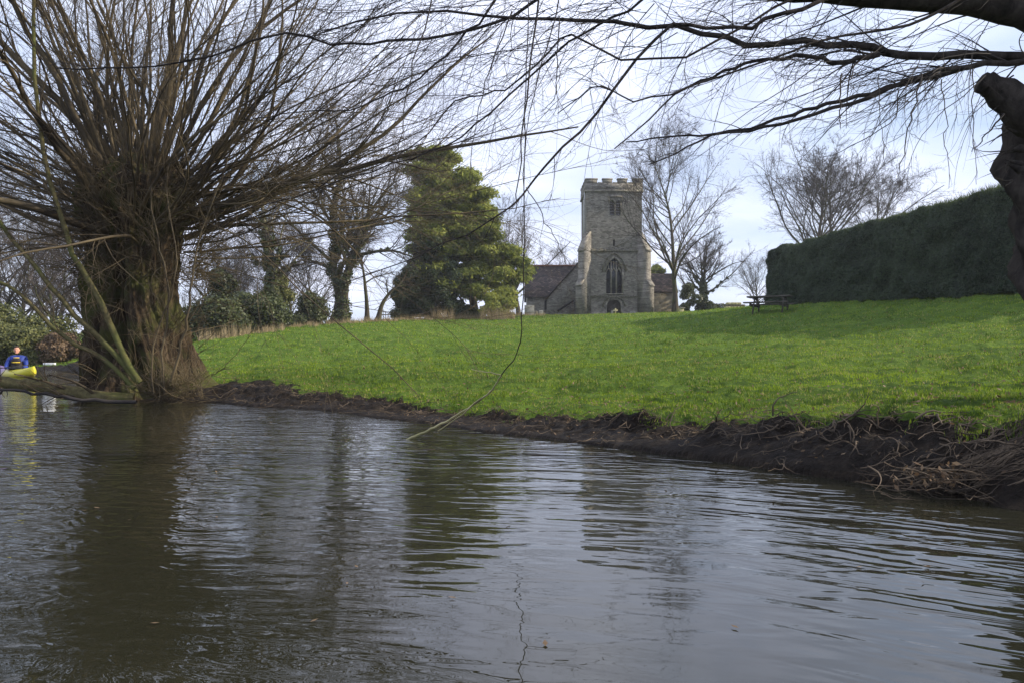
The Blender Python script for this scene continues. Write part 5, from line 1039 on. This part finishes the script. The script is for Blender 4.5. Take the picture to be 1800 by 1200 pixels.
blades(n, px, D, h, wd, r, 'grass', M['grass'], 'short lush green turf covering the slope from bank to church', turf=True)
def stalks(name, label, spans, n, hh, mat='straw', w=0.03, seed=1):
    r = np.random.default_rng(seed); k_ = r.integers(0, len(spans), n); sp_ = np.array(spans, float)
    px = r.uniform(sp_[k_, 0], sp_[k_, 1]); D = r.uniform(sp_[k_, 2], sp_[k_, 3]); cl = fbm2((px-900)/F*D, D, 1.1, 77, 3); ok = r.random(n) < np.clip(0.12+0.95*cl, 0.02, 1)
    px, D, cl, k_ = px[ok], D[ok], cl[ok], k_[ok]; n = len(px); h = sp_[k_, 4]*r.uniform(0.25, 1.1, n)*np.clip(0.75+0.5*cl, 0.3, 1.3)
    blades(n, px, D, h, np.full(n, w)*r.uniform(0.6, 1.3, n), r, name, M[mat], label, 'dry grass', bend=0.18)
stalks('dry_grass', 'tan dry grass and dead stalks along the foot of the trees and the pine', [(350, 440, 38, 44, 0.75), (430, 500, 43, 49, 0.5), (500, 560, 48, 54, 0.35), (560, 640, 55, 59, 0.5), (640, 700, 58, 62, 0.4), (760, 800, 64, 67, 1.1), (800, 850, 65, 67, 0.6), (845, 905, 63, 65, 1.2), (905, 960, 72, 76, 0.35), (700, 760, 63, 66, 0.5)], 26000, 1, seed=3)
# exposed roots and fallen twigs along the muddy bank
def along_bank(n, r, s0, s1, off0, off1):
    seg = np.linalg.norm(np.diff(bankA, axis=0), axis=1); cum = np.concatenate([[0], np.cumsum(seg)]); s_ = r.uniform(s0, s1, n); x = np.interp(s_, cum, bankA[:, 0]); y = np.interp(s_, cum, bankA[:, 1])
    o_ = r.uniform(off0, off1, n); e = 0.05; x2 = np.interp(s_+e, cum, bankA[:, 0]); y2 = np.interp(s_+e, cum, bankA[:, 1]); tx, ty = x2-x, y2-y; L = np.hypot(tx, ty)+1e-9
    nx_, ny_ = -ty/L, tx/L; return x+nx_*o_, y+ny_*o_, s_
cum = np.concatenate([[0], np.cumsum(np.linalg.norm(np.diff(bankA, axis=0), axis=1))]); S0 = cum[11]; S1 = cum[28]
r = np.random.default_rng(14); T = Tubes()
n = 620; x, y, s_ = along_bank(n, r, S0, S1, 0.02, 0.75); z, sd = ground_z(x, y); ok = sd > 0; x, y, z = x[ok], y[ok], z[ok]; n = len(x)
d = np.stack([r.normal(0, 1, n), r.normal(-0.2, 0.5, n), r.normal(0.1, 0.3, n)], -1)
P, R = grow(np.stack([x, y, z+0.01], -1), d, r.uniform(0.06, 0.4, n), r.uniform(0.0015, 0.005, n), 8, 0.35, -0.02, r)
zg_, sdg = ground_z(P[..., 0], P[..., 1]); P[..., 2] = np.maximum(P[..., 2]*0.4+np.maximum(zg_, 0)*0.6, np.maximum(zg_, 0)+0.006)+r.uniform(0, 0.02, P.shape[:2]); T.add(P, R, 4)
n = 150; x, y, s_ = along_bank(n, r, cum[20], S1, 0.25, 0.55); z, sd = ground_z(x, y)
d = np.stack([r.normal(0, 0.7, n), r.normal(-0.6, 0.3, n), r.normal(-0.1, 0.5, n)], -1); P, R = grow(np.stack([x, y, z+0.01], -1), d, r.uniform(0.12, 0.35, n), r.uniform(0.003, 0.008, n), 9, 0.3, -0.12, r)
zg_, _ = ground_z(P[..., 0], P[..., 1]); P[..., 2] = np.maximum(P[..., 2], zg_+0.004); T.add(P, R, 5)
o_ = T.build('roots', M['dead_wood']); tag(o_, 'thin pale roots and fallen twigs tangled over the dark mud bank', 'roots', kind='stuff')
# brushwood heap at lower right
bp = at(1735, 835, 4.15); root = empty('brush_heap', (bp.x, bp.y, 0), 'heap of dead brushwood and flood debris on the bank at lower right', 'brushwood')
n = 150; p0 = np.stack([r.normal(bp.x-0.05, 0.26, n), r.normal(bp.y+0.05, 0.12, n), r.uniform(0.02, 0.17, n)], -1); d = np.stack([r.uniform(0.3, 1.2, n), r.normal(-0.15, 0.25, n), r.normal(-0.10, 0.14, n)], -1)
P, R = grow(p0, d, r.uniform(0.2, 0.8, n), r.uniform(0.0014, 0.0045, n), 12, 0.10, -0.01, r); zg_, _ = ground_z(P[..., 0], P[..., 1]); P[..., 2] = np.maximum(P[..., 2], np.maximum(zg_, 0)+0.005)
T = Tubes(); T.add(P, R, 5)
P1, R1 = spawn(P, R, 3, 0, 1, rad(40), rad(20), 0.4, 6, 0.6, 0.12, 0, r, rmin=0.001); T.add(P1, R1, 3); T.build('dead_twigs', M['dead_wood'], root)
n = 120; c_ = np.array([[bp.x-0.22, bp.y, 0.10]]); V, F_ = leaves(n, c_, np.array([[0.26, 0.12, 0.08]]), 0.008, r, 2.5, 0.1); mesh_np('leaf_litter', V, [F_], M['dead_leaf'], root)
# leaf litter on mud and turf
n = 2400; x, y, s_ = along_bank(n, r, S0, S1, 0.05, 2.2); k_ = r.random(n) < 0.6; z, sd = ground_z(x, y); D = y; c = np.stack([x, y, z+0.012], -1)
nn = nrm(r.normal(0, 0.5, (n, 3))+np.array([0, 0, 1])); a_ = nrm(np.cross(nn, r.normal(0, 1, (n, 3)))); b_ = np.cross(nn, a_); s2 = r.uniform(0.004, 0.013, n)[:, None]
o_ = mesh_np('leaf_litter', np.stack([c-a_*s2*1.7, c-b_*s2*0.7, c+a_*s2*1.7, c+b_*s2*0.7], 1).reshape(-1, 3), [np.arange(4*n).reshape(-1, 4)], M['dead_leaf']); tag(o_, 'scattered dead brown leaves on the mud and turf edge', 'leaves', kind='stuff')
mb = MB(); mb.box(-330, 330, -60, 330, -2.0, 40)
m, t, p, o = newmat('pale_air'); t.nodes.remove(p); pv = N(t, 'ShaderNodeVolumePrincipled'); pv.inputs['Color'].default_value = (0.85, 0.9, 1, 1); pv.inputs['Density'].default_value = 0.00042; pv.inputs['Anisotropy'].default_value = 0.2
t.links.new(pv.outputs[0], o.inputs['Volume']); o_ = mb.build('haze', m); tag(o_, 'faint pale winter haze over the meadow', kind='stuff')
n = 46; px = r.uniform(60, 1750, n); D = np.exp(r.uniform(math.log(2.0), math.log(9), n)); x = (px-900)/F*D; ok = bankdist(x, D) < -0.15; x, D = x[ok], D[ok]; n = len(x)
c = np.stack([x, D, np.full(n, 0.006)], -1); a_ = nrm(np.stack([r.normal(0, 1, n), r.normal(0, 1, n), r.normal(0, 0.12, n)], -1)); b_ = nrm(np.cross(a_, np.array([0, 0, 1.0]))); s2 = r.uniform(0.004, 0.011, n)[:, None]
o_ = mesh_np('floating_leaves', np.stack([c-a_*s2*1.8, c-b_*s2*0.7, c+a_*s2*1.8, c+b_*s2*0.7], 1).reshape(-1, 3), [np.arange(4*n).reshape(-1, 4)], M['dead_leaf']); tag(o_, 'small dead leaves floating on the dark river', 'leaves', kind='stuff')
n = 2600; D = np.exp(r.uniform(math.log(4.6), math.log(30), n)); x = (r.uniform(330, 1900, n)-900)/F*D; z, sd = ground_z(x, D); ok = sd > 0.7; x, D, z = x[ok], D[ok], z[ok]; n = len(x); c = np.stack([x, D, z+0.035], -1)
nn = nrm(r.normal(0, 0.6, (n, 3))+np.array([0, 0, 1])); a_ = nrm(np.cross(nn, r.normal(0, 1, (n, 3)))); b_ = np.cross(nn, a_); s2 = (r.uniform(0.006, 0.014, n)*(1+D*0.03))[:, None]
o_ = mesh_np('fallen_leaves', np.stack([c-a_*s2*1.6, c-b_*s2*0.8, c+a_*s2*1.6, c+b_*s2*0.8], 1).reshape(-1, 3), [np.arange(4*n).reshape(-1, 4)], M['dead_leaf']); tag(o_, 'dead brown leaves scattered thinly over the lawn', 'leaves', kind='stuff')
sc.render.engine = 'CYCLES'
